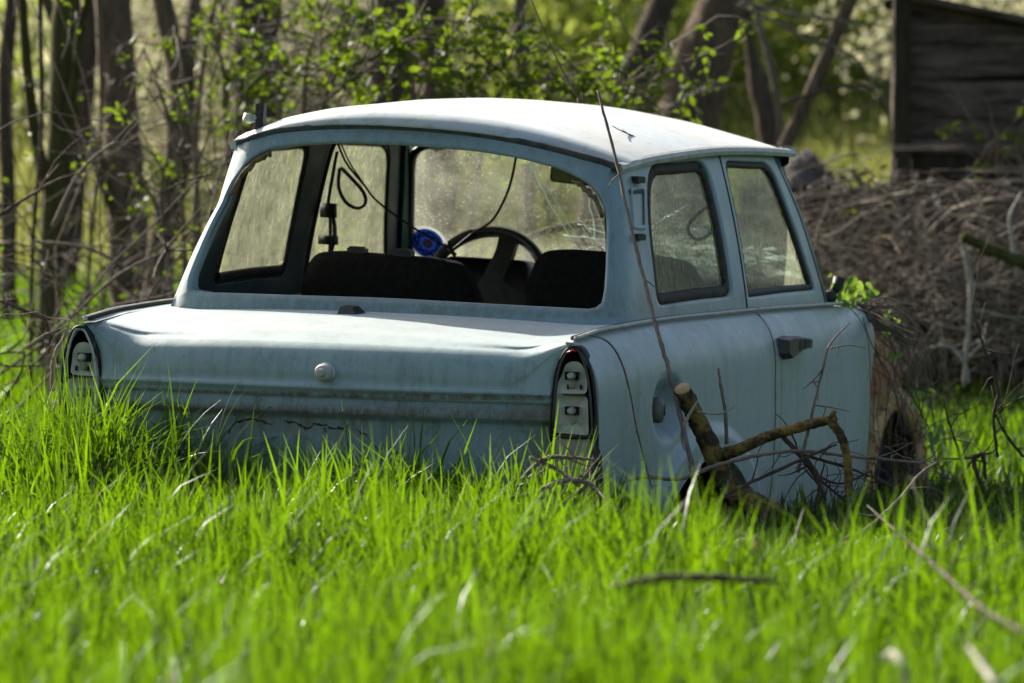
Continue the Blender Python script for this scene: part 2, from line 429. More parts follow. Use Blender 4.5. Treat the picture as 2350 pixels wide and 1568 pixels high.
def window_cell(mb, S, inner, outer, depth=.032, chamfer=.012, rings=6, mi=0, mi_in=0, n=96, skin=True):
    """sheet-metal frame between an opening and its outer edge on the surface S, with a reveal and an inner skin"""
    inner = [np.array(p) for p in inner]; outer = [np.array(p) for p in outer]
    c = np.mean(inner, axis=0)
    angs = sorted(set([2 * math.pi * k / n for k in range(n)] + [math.atan2(*(p - c)[::-1]) % (2 * math.pi) for p in outer] + [math.atan2(*(p - c)[::-1]) % (2 * math.pi) for p in inner[::2]]))
    clean = [angs[0]]
    for a in angs[1:]:
        if a - clean[-1] > 1e-3: clean.append(a)
    li, lo = ray_loop(inner, c, clean), ray_loop(outer, c, clean); m = len(clean)
    loops = []
    for k in range(rings + 1):
        t = k / rings; loops.append([S(*(lo[i] + (li[i] - lo[i]) * t)) for i in range(m)])
    # chamfer + reveal
    inn = [li[i] + (c - li[i]) * (chamfer / max(1e-6, np.linalg.norm(c - li[i]))) for i in range(m)]
    loops.append([S(*inn[i], chamfer * .9) for i in range(m)])
    loops.append([S(*inn[i], depth) for i in range(m)])
    V = [p for l in loops for p in l]; F = []
    for k in range(len(loops) - 1):
        for i in range(m):
            j = (i + 1) % m; F.append((k * m + i, k * m + j, (k + 1) * m + j, (k + 1) * m + i))
    mb.add(V, F, mi)
    if skin:
        V = []; F = []
        for k in range(3):
            t = k / 2; V += [S(*(inn[i] + (lo[i] - inn[i]) * t), depth + .004 * (k > 0)) for i in range(m)]
        for k in range(2):
            for i in range(m):
                j = (i + 1) % m; F.append((k * m + i, k * m + j, (k + 1) * m + j, (k + 1) * m + i))
        mb.add(V, F, mi_in)
    return inn

def pane(S, loop, depth, name, mat, parent):
    """a window pane following the surface, filled in rings from its rim to its middle"""
    c = np.mean(loop, axis=0); V = []; F = []; m = len(loop); R = 6
    for k in range(R):
        t = k / R; V += [S(*(p + (c - p) * t), depth) for p in loop]
    V.append(S(*c, depth))
    for k in range(R - 1):
        for i in range(m):
            j = (i + 1) % m; F.append((k * m + i, k * m + j, (k + 1) * m + j, (k + 1) * m + i))
    for i in range(m): F.append(((R - 1) * m + i, (R - 1) * m + (i + 1) % m, R * m))
    return link(name, V, F, mat, parent, True, True)

def seal(S, loop, depth, w, name, mat, parent):
    mb = MB(); c = np.mean(loop, axis=0)
    m = len(loop); nr = []
    for i in range(m):
        t_ = loop[(i + 1) % m] - loop[i - 1]; n_ = np.array([-t_[1], t_[0]]) / (np.linalg.norm(t_) + 1e-9); nr.append(n_ if np.dot(n_, c - loop[i]) > 0 else -n_)
    lo = [p + q * (w * .45) for p, q in zip(loop, nr)]
    prof = [(-w * .5, 0), (-w * .4, -.006), (0, -.009), (w * .4, -.006), (w * .5, .004), (w * .3, .012)]
    V = []
    for p, d in zip(lo, nr):
        for a, b in prof: V.append(S(*(p + d * a), depth + b))
    k = len(prof); F = [(i * k + q, i * k + (q + 1) % k, ((i + 1) % m) * k + (q + 1) % k, ((i + 1) % m) * k + q) for i in range(m) for q in range(k)]
    mb.add(V, F); return mb.build(name, mat, parent, True, True)

GT = 1.125                                         # side frames run up under the roof to here
def top_z(y): return float(I(y, [.60, .66, .851, 1.141, 1.439, 1.8, 2.13], [1.030, 1.040, 1.060, 1.082, 1.097, 1.102, 1.101]))
Q_OPEN = rounded([(.722, .668), (1.335, .682), (1.352, .86), (1.345, 1.074), (.865, 1.058), (.755, .90)], [.05, .05, .3, .075, .10, .15], 7)
D_OPEN = rounded([(1.452, .676), (2.082, .686), (1.992, .90), (1.915, 1.076), (1.485, 1.074)], [.015, .02, .2, .075, .05], 7)

def a_line(z): return float(I(z, [.64, .723, .93, 1.05, 1.12], [2.168, 2.145, 2.065, 1.995, 1.945]))
def door_rear(z): return 1.418 + .012 * smoothstep(.5, .64, z) + .03 * max(0, z - .64) / .45
def door_front(z): return float(I(z, [0, .237, .446, .505, .559, .597, .627], [2.40, 2.405, 2.40, 2.385, 2.372, 2.356, 2.326]))

def ws_surf(x, z, d=0.):
    t = (z - .64) / .46; ax = abs(x)
    ycen = 2.38 + (2.13 - 2.38) * t; yed = 2.20 + (2.03 - 2.20) * t
    w = .675 + (.595 - .675) * t
    return (x, ycen + (yed - ycen) * (ax / w) ** 2.6 - d, z)

Q_L = [np.array([p[0] - .025 - .055 * smoothstep(.8, 1.3, p[0]), p[1]]) for p in Q_OPEN]
D_L = [np.array([p[0] - .075 + .045 * smoothstep(1.7, 2.0, p[0]), p[1]]) for p in D_OPEN]
for s in (1, -1):
    S = gside(s); right = s > 0; sh = 0. if right else .075
    # ---- C pillar and quarter window frame
    mb = MB()
    outer = [(cy(z), z) for z in np.linspace(.628, 1.04, 9)] + [(y, top_z(y)) for y in np.linspace(.66, 1.44 - sh, 12)] + [(door_rear(z) - sh, z) for z in np.linspace(1.08, .64, 6)] + [(y, .628 + .012 * (y - .46)) for y in np.linspace(1.3, .6, 8)]
    inn = window_cell(mb, S, Q_OPEN if right else Q_L, outer, .018, .006, 8, 0, 1)
    fr = mb.build('cabin_side', [M['frame_paint'], M['inner_paint']], car, True, True)
    seal(S, inn, .012, .034, 'window_seal', M['brown_rubber'], fr)
    g = pane(S, inn, .016, 'quarter_window', M['glass_side'] if right else M['glass_left'], car)
    # ---- hinge rubbers and air vent on the pillar
    for (hy, hz) in ((.748, 1.010), (.655, .859)):
        b = MB(); x0 = gs(hy, hz)
        b.add([(s * (x0 + dx), hy + dy, hz + dz) for dx in (-.004, .016) for dy, dz in ((-.030, -.010 + .004), (.028, -.008), (.034, .004), (.022, .010), (-.030, .009))],
              [(0, 1, 2, 3, 4), (9, 8, 7, 6, 5), (0, 5, 6, 1), (1, 6, 7, 2), (2, 7, 8, 3), (3, 8, 9, 4), (4, 9, 5, 0)])
        b.build('pillar_bracket', M['rubber'], fr, False, True)
    b = MB(); c4 = [(.686, .990), (.790, .992), (.728, .880), (.640, .883)]
    lp = rounded(c4, .012, 4); cc = np.mean(lp, axis=0)
    V = []; prof = [(-.006, 0.002), (0, -.005), (.009, -.005), (.013, .003)]
    for p in lp:
        d = (cc - p) / np.linalg.norm(cc - p)
        for a_, b_ in prof: V.append(S(*(p + d * a_), b_))
    m_ = len(lp); b.add(V, [(i * 4 + q, i * 4 + q + 1, ((i + 1) % m_) * 4 + q + 1, ((i + 1) % m_) * 4 + q) for i in range(m_) for q in range(3)])
    b.build('air_vent', M['frame_paint'], fr, True, True)
    b = MB(); top = [(.676, .985), (.786, .987), (.782, .976), (.674, .973)]
    b.add([S(*p, -.0035) for p in top], [(0, 1, 2, 3)]); b.add([S(*p, -.0035) for p in [(.786, .987), (.777, .986), (.716, .884), (.727, .884)]], [(0, 1, 2, 3)])
    b.build('vent_shade', M['rubber'], fr, False, True)  # flat dark strips painting the shade along the vent's recessed edges
    # ---- quarter panel below the belt, with wheel arch and filler recess
    mb = MB(); G = []; ys = list(np.linspace(.03, door_rear(.5) - .004, 141))
    for y in ys:
        zt = zb(y); dy = abs(y - ARC[0]); zl = -.03
        if dy < ARC_A: zl = max(zl, ARC[1] + ARC[2] * math.sqrt(1 - (dy / ARC_A) ** 2))
        row = []
        for j in range(61):
            z = zt + (zl - zt) * (j / 60) ** .95
            yy = y
            if y > 1.38: yy = y + (door_rear(z) - door_rear(.5)) * (y - 1.38) / .034
            x = side(yy, z)
            r = ARC[2] * math.hypot((y - ARC[0]) / ARC_A, (z - ARC[1]) / ARC[2])
            if r < .44: x += .020 * smoothstep(.435, .39, r)
            ex = math.hypot((y - .515) / .115, (z - .413) / .084)
            if ex < 1.12: x -= .060 * smoothstep(1.12, .50, ex)
            row.append((s * x, yy, z))
        G.append(row)
    mb.grid(G, 0, s > 0)
    rim = [r[-1] for r in G if abs(r[0][1] - ARC[0]) < ARC_A]
    mb.grid([[p, (p[0] - s * .05, p[1], p[2])] for p in rim])
    edge = G[0]; mb.grid([[p, (p[0] - s * .012, p[1] + .001, p[2])] for p in edge])
    mb.grid([[r[0], (s * gb(r[0][1]) - s * .01, r[0][1], zb(r[0][1]) + .003)] for r in G])
    qp = mb.build('quarter_panel', M['paint'], car, True, True)
    # inner wheel well
    mb = MB(); W = []
    for a_ in np.linspace(-.1, math.pi + .1, 20):
        W.append([(s * xx, ARC[0] + (ARC_A - .004) * math.cos(a_), ARC[1] + (ARC[2] - .004) * math.sin(a_)) for xx in (.70, .42)])
    mb.grid(W); mb.build('wheel_well', M['dark'], qp, True, True)
    # filler cap
    mb = MB(); prof = [(.030, -.004), (.032, .012), (.029, .020), (.020, .022), (.012, .026), (0.001, .026)]
    x0 = side(.475, .412) - .022
    V = [(s * (x0 + h), .462 + r * math.cos(t), .408 + r * 1.05 * math.sin(t)) for r, h in prof for t in np.linspace(0, 2 * math.pi, 20, endpoint=False)]
    mb.add(V, [(k * 20 + i, k * 20 + (i + 1) % 20, (k + 1) * 20 + (i + 1) % 20, (k + 1) * 20 + i) for k in range(5) for i in range(20)])
    for t in (0, 1.05, 2.1):
        mb.box((s * (x0 + .0255) - .001, .468 - .002, .408 - .013 + t * 0), (s * (x0 + .0275) + .001, .468 + .002, .408 + .013))
    mb.build('filler_cap', M['cap'], qp, True, True)
    # ---- door: lower skin with window frame above
    dm = MB(); G = []
    for i in range(31):
        u = i / 30; row = []
        for j in range(41):
            z0 = zb(1.9) + (-.02 - zb(1.9)) * j / 40
            y = door_rear(z0) + .006 + (door_front(z0) - door_rear(z0) - .006) * u
            z = zb(y) + (-.02 - zb(y)) * j / 40
            row.append((s * side(y, z), y, z))
        G.append(row)
    dm.grid(G, 0, s > 0)
    for e in (G[0], G[-1]): dm.grid([[p, (p[0] - s * .02, p[1], p[2])] for p in e])
    dm.grid([[(s * (side(p[1], p[2]) - .05), p[1], p[2]) for p in r] for r in G[::3]], 1)
    dm.grid([[r[0], (s * (gb(min(2.3, r[0][1])) - .012), min(r[0][1], 2.25), zb(r[0][1]) + .003)] for r in G])
    outer = [(door_rear(z) + .007 - sh, z) for z in np.linspace(.64, 1.085, 8)] + [(y - sh, top_z(y) - .008) for y in np.linspace(1.5, 1.96, 8)] + [(a_line(z) - .012 - sh * .4, z) for z in np.linspace(1.075, .645, 12)] + [(y - sh, .641) for y in np.linspace(2.1, 1.5, 6)]
    SD = lambda y, z, d=0., S=S: S(y, z, d - .002)
    inn = window_cell(dm, SD, D_OPEN if right else D_L, outer, .018, .005, 6, 0, 1)
    door = dm.build('door', [M['paint'], M['inner_paint']], car, True, True)
    seal(SD, inn, .012, .022, 'window_seal', M['rubber'], door)
    pane(SD, inn, .016, 'door_window', M['glass_side'] if right else M['glass_left'], door)
    # door handle: rear housing with a recessed grip
    b = MB(); hx = side(1.56, .545); L = [(1.452, .518, .0), (1.452, .563, .0), (1.50, .569, 0), (1.655, .563, 0), (1.70, .556, 0), (1.695, .527, 0), (1.60, .523, 0), (1.53, .508, 0), (1.49, .498, 0)]
    base = [(s * hx, y, z) for y, z, _ in L]; cen = np.mean([(y, z) for y, z, _ in L], axis=0)
    topl = [(s * (hx + .034), cen[0] + (y - cen[0]) * .92, cen[1] + (z - cen[1]) * .8) for y, z, _ in L]
    nl = len(L); b.add(base + topl, [(i, (i + 1) % nl, nl + (i + 1) % nl, nl + i) for i in range(nl)] + [tuple(range(nl, 2 * nl))])
    h = b.build('door_handle', M['wheel'], door, False, True)
    b = MB(); b.add([(s * (hx + .0355), y, z) for y, z in ((1.555, .527), (1.60, .530), (1.60, .556), (1.56, .553))], [(0, 1, 2, 3)])
    b.add([(s * (hx + .0355), y, z) for y, z in ((1.61, .532), (1.66, .535), (1.655, .552), (1.615, .555))], [(0, 1, 2, 3)])
    b.build('handle_shade', M['rubber'], h, False, True)  # flat dark patches on the handle, painted shade of its recess
    # dark inside lip visible in the shut lines
    b = MB(); b.tube([(s * (side(door_rear(z), z) - .006), door_rear(z) + .001, z) for z in np.linspace(.628, -.02, 30)], .0065, 6); b.build('shut_line', M['rubber'], door, True, True)
    b = MB(); b.tube([(s * (side(door_front(z), z) - .006), door_front(z) + .004, z) for z in np.linspace(.628, -.02, 30)], .0065, 6); b.build('shut_line', M['rubber'], door, True, True)
    # ---- A pillar
    mb = MB(); G = []
    for z in np.linspace(.64, 1.10, 14):
        y0 = a_line(z) - .008 - sh * .4; x0 = gs(y0, z); wx, wy, _ = ws_surf(.652 + (.578 - .652) * (z - .64) / .46, z)
        G.append([(s * (x0 + .004), y0, z), (s * (x0 + .004), y0 + .02, z), (s * (x0 - .012), (y0 + wy) * .5 + .018, z), (s * wx, wy + .006, z), (s * (wx - .004), wy - .02, z), (s * (wx + .01), wy - .05, z), (s * (x0 - .034), y0, z)])
    mb.grid(G, 0, s > 0)
    mb.build('windscreen_pillar', M['teal_paint'], car, True, True)
    # ---- belt strip
    b = MB(); pts = smooth_path([(s * (xb(y) + .004), y, zb(y) + .009) for y in (.045, .09, .218, .35, .485, .6, .8, 1.1, 1.412)], 4)
    b.tube(pts, .0065, 8, flat=.8); b.build('belt_strip', M['trim'], car, True, True)
    b = MB(); pts = smooth_path([(s * (xb(y) + .004), y, zb(y) + .009) for y in (1.424, 1.6, 1.9, 2.1, 2.315)], 4)
    b.tube(pts, .0065, 8, flat=.8); b.build('belt_strip', M['trim'], door, True, True)
    b = MB(); b.tube([(s * (xb(y) - .007), y, zb(y) + .008) for y in np.linspace(.05, 2.25, 20)], .006, 6); b.build('belt_gap', M['brown_rubber'], car, True, True)
    # ---- roof gutter
    b = MB(); pts = smooth_path([(s * (gt(max(.6, y)) + .004), y, z) for y, z in ((.638, 1.038), (.70, 1.043), (.851, 1.062), (1.141, 1.083), (1.439, 1.098), (1.8, 1.103), (2.10, 1.101))], 5)
    V = []; prof = [(.013, -.011), (.017, .000), (.013, .010), (0, .014), (-.02, .012), (-.02, -.010)]
    for p in pts:
        for a_, b_ in prof: V.append((p[0] + s * a_, p[1], p[2] + b_))
    n_ = len(pts); b.add(V, [(i * 6 + q, i * 6 + (q + 1) % 6, (i + 1) * 6 + (q + 1) % 6, (i + 1) * 6 + q) for i in range(n_ - 1) for q in range(6)] + [(0, 1, 2, 3, 4, 5), tuple((n_ - 1) * 6 + q for q in (5, 4, 3, 2, 1, 0))])
    gu = b.build('roof_gutter', M['trim'], car, False, True)
    b = MB(); b.box((s * .583 - .02, 2.085, 1.092), (s * .583 + .017, 2.135, 1.120)); b.build('gutter_end_cap', M['trim'], gu, False, True)

# ---- rear window surround
def rz_top(x): return 1.118 - .068 * (abs(x) / .56) ** 2.2
W_OPEN = [(-.592, .660), (.592, .660), (.583, .80), (.570, .90), (.550, .955), (.508, .998), (.43, 1.030), (.32, 1.052), (.2, 1.066), (0, 1.075), (-.2, 1.066), (-.32, 1.052), (-.43, 1.030), (-.508, .998), (-.550, .955), (-.570, .90), (-.583, .80)]
W_OPEN = rounded(W_OPEN, [.045, .045] + [.03] * 15, 4)
def deck_crown(x): return .016 * (1 - min(1, abs(x) / .6) ** 2)
outer = [(x, .604 + deck_crown(x)) for x in np.linspace(-.63, .63, 15)] + [(cx(z), z) for z in np.linspace(.66, 1.02, 8)] + [(x, rz_top(x)) for x in np.linspace(.55, -.55, 15)] + [(-cx(z), z) for z in np.linspace(1.02, .66, 8)]
mb = MB(); inn = window_cell(mb, grear, W_OPEN, outer, .045, .010, 8, 0, 0, 140)
rw = mb.build('rear_window_frame', M['frame_paint'], car, True, True)
b = MB()   # torn sealing foam left in the corners of the opening
for s, rng in ((1, (.455, .545)), (-1, (.40, .545))):
    b = MB(); xs_ = np.linspace(*rng, 12); pts = [(s * x, 0, 0) for x in xs_]
    pts = [grear(s * x, float(I(x, [.40, .42, .488, .528, .546], [1.022, 1.016, .989, .951, .91])), .012) for x in xs_]
    b.tube([(p[0] + rnd.uniform(-.004, .004), p[1] - .004, p[2] + rnd.uniform(-.004, .004)) for p in pts], [rnd.uniform(.004, .011) for _ in pts], 6)
    b.build('torn_seal', M['foam'], rw, True, True)
b = MB()   # dark band painting the shade under the roof lip, with a rusty seam below it
b.grid([[(x, gr(x, rz_top(x)) + q_, rz_top(x) - w_) for q_, w_ in ((.02, -.004), (-.008, -.002), (-.012, .006), (-.006, .016), (.001, .021), (.012, .022))] for x in np.linspace(-.552, .572, 50)]); b.build('roof_shade_band', M['lip_shade'], rw, True, True)
b = MB(); b.tube([(x, gr(x, rz_top(x)) - .001, rz_top(x) - .0235) for x in np.linspace(-.54, .54, 40)], .0030, 6); b.build('rust_seam', M['rust'], rw, True, True)

# ---- roof
def roof_z(x, y):
    zc = float(I(y, [.60, .70, .85, 1.05, 1.25, 1.5, 1.75, 1.95, 2.06, 2.14], [1.150, 1.160, 1.176, 1.187, 1.200, 1.209, 1.208, 1.198, 1.182, 1.155]))
    ze = top_z(y) + .012
    t = min(1, abs(x) / .575); return ze + (zc - ze) * (1 - t ** 2.35)
def roof_y0(x): return .600 + .080 * (abs(x) / .57) ** 2.5
def roof_y1(x): return 2.165 - .055 * (abs(x) / .57) ** 2.5
mb = MB(); G = []; xs_ = np.sin(np.linspace(-1, 1, 61) * math.pi / 2 * .98) / math.sin(math.pi / 2 * .98)
for q in xs_:
    row = []
    for j in range(61):
        v = j / 60; xe = .572 + .015 * v; x = q * xe
        y0, y1 = roof_y0(x), roof_y1(x); y = y0 + (y1 - y0) * v
        z = roof_z(x, y)
        e = min(1, (y - y0) / .065); z -= .030 * (1 - .7 * q * q) * (1 - e) ** 2.3
        e = min(1, (y1 - y) / .06); z -= .022 * (1 - e) ** 2.2
        row.append((x, y, z))
    a0, a1 = row[0], row[1]
    row = [(a0[0], a0[1] + .055, a0[2] - .004), (a0[0], a0[1] + .014, a0[2] - .0075), (a0[0], a0[1] + .001, a0[2] - .006)] + row
    e0 = row[-1]; row += [(e0[0], e0[1] - .004, e0[2] - .012), (e0[0], e0[1] - .03, e0[2] - .02)]
    G.append(row)
mb.grid(G)
mb.grid([[(x * .985, y, z - .020) for x, y, z in r[4:-4:4]] for r in G[::4]], 1)
roof = mb.build('roof', [M['roof_paint'], M['dark']], car, True, True)

# ---- trunk deck, lid face and rear panel
def deck_profile(x):
    ax = abs(x); yo = -.02 + .05 * (ax / .6) ** 2.2; fin = smoothstep(.49, .66, ax); c = deck_crown(x)
    pts = []
    for y in (.60, .52, .44, .36, .28, .20, .14, .10, .075):
        z = float(I(y, [.05, .10, .20, .30, .60], [.566, .580, .600, .611, .630])) + c
        pts.append((y, z + (zb(y) + .004 - z) * fin))
    z5 = .570 + c * .5; zf = zb(.04)
    for dy, dz in ((.055, -.002), (.036, -.010), (.018, -.026), (.007, -.048), (.001, -.075), (.000, -.100)):
        ytop = yo + dy; z = z5 + dz
        if fin > 0: ytop = ytop * (1 - fin) + (.035 + dy * .25) * fin; z = z * (1 - fin) + (zf + dz * .15) * fin
        pts.append((ytop, z))
    pts += [(yo - .007, .468), (yo - .009, .461), (yo - .003, .452), (yo + .001, .440), (yo + .012, .436)]
    return pts
def lamp_in(x): return float(I(x, [.594, .599, .606, .614, .63, .658], [.30, .379, .469, .524, .563, .592]))
mb = MB(); G = []
for x in np.concatenate([np.linspace(-.655, -.52, 24), np.linspace(-.50, .50, 60), np.linspace(.52, .655, 24)]):
    pr_ = smooth_path([(0, a_, b_) for a_, b_ in deck_profile(x)], 4); ax = abs(x); row = []
    for _, y, z in pr_:
        if ax > .600:
            zl = lamp_in(ax) + .006
            if z < zl: z = zl; y = .035
        row.append((x, y, z))
    G.append(row)
mb.grid(G)
lid = mb.build('boot_lid', M['paint'], car, True, True)
mb = MB(); G = []
for x in np.linspace(-.602, .602, 50):
    yo = -.02 + .05 * (abs(x) / .6) ** 2.2
    pr_ = [(yo + .014, .452), (yo + .010, .440), (yo + .007, .430), (yo + .003, .412), (yo + .002, .402), (yo + .004, .396), (yo + .018, .391), (yo + .020, .380), (yo + .016, .34), (yo + .012, .28)]
    plate = smoothstep(.27, .25, abs(x - .01)); pr_ += [(yo + .012 + .008 * plate, .262), (yo + .012 + .008 * plate, .13), (yo + .012, .11), (yo + .02, .05), (yo + .05, -.01), (yo + .08, -.03)]
    G.append([(x, a_, b_) for a_, b_ in pr_])
mb.grid(G); rear = mb.build('rear_panel', M['rear_paint'], car, True, True)
def on_rear(x, z, d=.002):
    yo = -.02 + .05 * (abs(x) / .6) ** 2.2
    return (x, yo + float(I(z, [.05, .11, .28, .34, .38], [.02, .012, .012, .016, .02])) - d, z)
b = MB()      # long wandering crack with rusty edges
cr = [(-.245, .335), (-.225, .362), (-.19, .374), (-.15, .372), (-.12, .366), (-.085, .375), (-.05, .368), (-.02, .362), (0, .372), (.03, .366), (.06, .362), (.09, .368), (.12, .352), (.135, .345)]
pts = [on_rear(x + rnd.uniform(-.003, .003), z + rnd.uniform(-.003, .003), .001) for x, z in smooth_path([(a_, b_, 0) for a_, b_ in cr], 4)[:, :2]]
rk = random.Random(8)
for q0, q1 in ((0, 17), (19, 31), (30, 44), (46, 53)):
    seg_ = pts[q0:q1]; b.tube(seg_, [rk.uniform(.0006, .0034) * min(1, .3 + .5 * min(i_, len(seg_) - 1 - i_)) for i_ in range(len(seg_))], 6)
for x, z in ((-.035, .364), (.02, .362)): b.tube([on_rear(x, z, .001), on_rear(x + .006, z - .012, .001)], [.0022, .0006], 5)
b.build('rusty_crack', M['rust'], rear, True, True)
# boot lock button
b = MB(); lx, lz = .032, .500; prof = [(.0, .004), (.026, .004), (.027, -.004), (.022, -.010), (.0225, -.018), (.019, -.025), (.011, -.028), (.0105, -.036), (.006, -.038), (0.0005, -.038)]
V = [(lx + r * math.cos(t) * 1.0, -.020 + h, lz + r * .92 * math.sin(t)) for r, h in prof for t in np.linspace(0, 2 * math.pi, 20, endpoint=False)]
b.add(V, [(k * 20 + i, (k + 1) * 20 + i, (k + 1) * 20 + (i + 1) % 20, k * 20 + (i + 1) % 20) for k in range(len(prof) - 1) for i in range(20)])
b.build('boot_lock', M['trim'], lid, False, True)
# rubber buffer on the deck
b = MB(); z0 = .622; b.add([(-.095, .34, z0), (-.035, .34, z0), (-.025, .40, z0), (-.09, .40, z0), (-.088, .352, z0 + .026), (-.055, .352, z0 + .024), (-.052, .39, z0 + .028), (-.084, .392, z0 + .030)],
                 [(0, 1, 5, 4), (1, 2, 6, 5), (2, 3, 7, 6), (3, 0, 4, 7), (4, 5, 6, 7)]); b.build('rubber_stop', M['wheel'], lid, False, True)

# ---- tail lights
L_OUT = [(.597, .19), (.595, .278), (.599, .379), (.606, .469), (.614, .524), (.630, .563), (.645, .583), (.660, .590), (.676, .587), (.690, .573), (.706, .533), (.717, .473), (.723, .383), (.726, .299), (.727, .19)]
for s in (1, -1):
    t = empty('tail_light', (0, 0, 0)); t.parent = car
    mb = MB(); out_ = smooth_path([(a_, b_, 0) for a_, b_ in L_OUT], 3)[:, :2]
    cen = np.array([.660, .42])
    G = []
    for p in out_:
        q = p + (cen - p) * np.array([.10, .04]); G.append([(s * p[0], .052, p[1]), (s * p[0], .026, p[1]), (s * (p[0] * .5 + q[0] * .5), .020, (p[1] + q[1]) / 2), (s * q[0], .026, q[1]), (s * q[0], .085, q[1])])
    mb.grid(G, 0, s > 0); mb.build('lamp_rim', M['rubber'], t, True, True)
    mb = MB(); pts = [(s * (p[0] - .0125 if p[0] > .66 else p[0] + .0105), .022, min(p[1], .579)) for p in out_ if p[0] > .66 or p[1] > .36]
    mb.tube(pts, .0035, 6); mb.build('rim_bead', M['trim'] if s < 0 else M['wheel'], t, True, True)
    mb = MB(); mb.add([(s * p[0], .088, p[1]) for p in out_] + [(s * .66, .088, .4)], [(i, i + 1, len(out_)) for i in range(len(out_) - 1)]); mb.build('lamp_housing', M['dark'], t, False, True)
    # bent sheet reflector plates, upper and lower
    def plate(outline, yb, bow, name):
        mb = MB(); lp = rounded(outline, .012, 4); c = np.mean(lp, axis=0); V = []; R = 4
        for k in range(R):
            for p in lp:
                q = p + (c - p) * k / R; d = (q[0] - c[0]) / .04
                V.append((s * q[0], yb + bow * (1 - d * d) + .004 * math.sin(q[1] * 90), q[1]))
        V.append((s * c[0], yb + bow, c[1])); m = len(lp)
        F = [(k * m + i, k * m + (i + 1) % m, (k + 1) * m + (i + 1) % m, (k + 1) * m + i) for k in range(R - 1) for i in range(m)] + [((R - 1) * m + i, (R - 1) * m + (i + 1) % m, R * m) for i in range(m)]
        mb.add(V, F); return mb.build(name, M['metal'], t, True, True)
    up = plate([(.607, .465), (.694, .468), (.692, .520), (.676, .546), (.655, .549), (.638, .542), (.622, .505)], .034, .008, 'reflector_plate')
    lo = plate([(.606, .370), (.700, .366), (.697, .462), (.606, .466)], .030, .014, 'reflector_plate')
    for (pl, zc_) in ((up, .512), (lo, .425)):
        mb = MB(); mb.box((s * .655 - .017, .028, zc_ - .010), (s * .655 + .015, .041, zc_ + .010)); mb.build('socket_hole', M['dark'], pl, False, True)
        mb = MB(); mb.tube([(s * .657, .030, zc_), (s * .657, .016, zc_), (s * .657, .014, zc_ + .001)], [.010, .009, .006], 12); mb.tube([(s * .657, .034, zc_ - .030), (s * .657, .026, zc_ - .026), (s * .657, .022, zc_ - .012)], [.004, .008, .008], 10); mb.build('bulb_socket', M['bulb'], pl, False, True)
    mb = MB()
    for xx in (.645, .678): mb.box((s * xx - .002, .0285, .478), (s * xx + .002, .036, .490))
    mb.box((s * .665 - .03, .02, .4625), (s * .665 + .032, .0345, .4665)); mb.build('plate_slots', M['rubber'], up, False, True)
    # lower lens, ribbed
    mb = MB(); G = []
    for k in range(41):
        x = .603 + .116 * k / 40; e = abs(k - 20) / 20; y = .020 + .02 * e ** 6 - (.0012 if k % 2 else 0)
        G.append([(s * x, y + .015, .366), (s * x, y + .002, .360), (s * x, y, .345), (s * x, y - .003, .29), (s * x, y + .002, .225), (s * x, y + .02, .220)])
    mb.grid(G, 0, s < 0); mb.build('lower_lens', M['lens'], t, False, True)
    mb = MB(); mb.tube([(s * .600, .024, .364), (s * .66, .016, .362), (s * .72, .024, .364)], .005, 6); mb.build('lens_edge', M['rubber'], t, True, True)
    mb = MB(); mb.box((s * .645 - .032, .005, .188), (s * .645 + .03, .04, .219)); mb.build('red_lens', M['red'], t, False, True)
    if s > 0: mb = MB(); mb.tube([(s * .648, .016, .571), (s * .666, .012, .577), (s * .670, .018, .574)], [.002, .0035, .002], 6); mb.build('red_chip', M['red'], t, True, True)

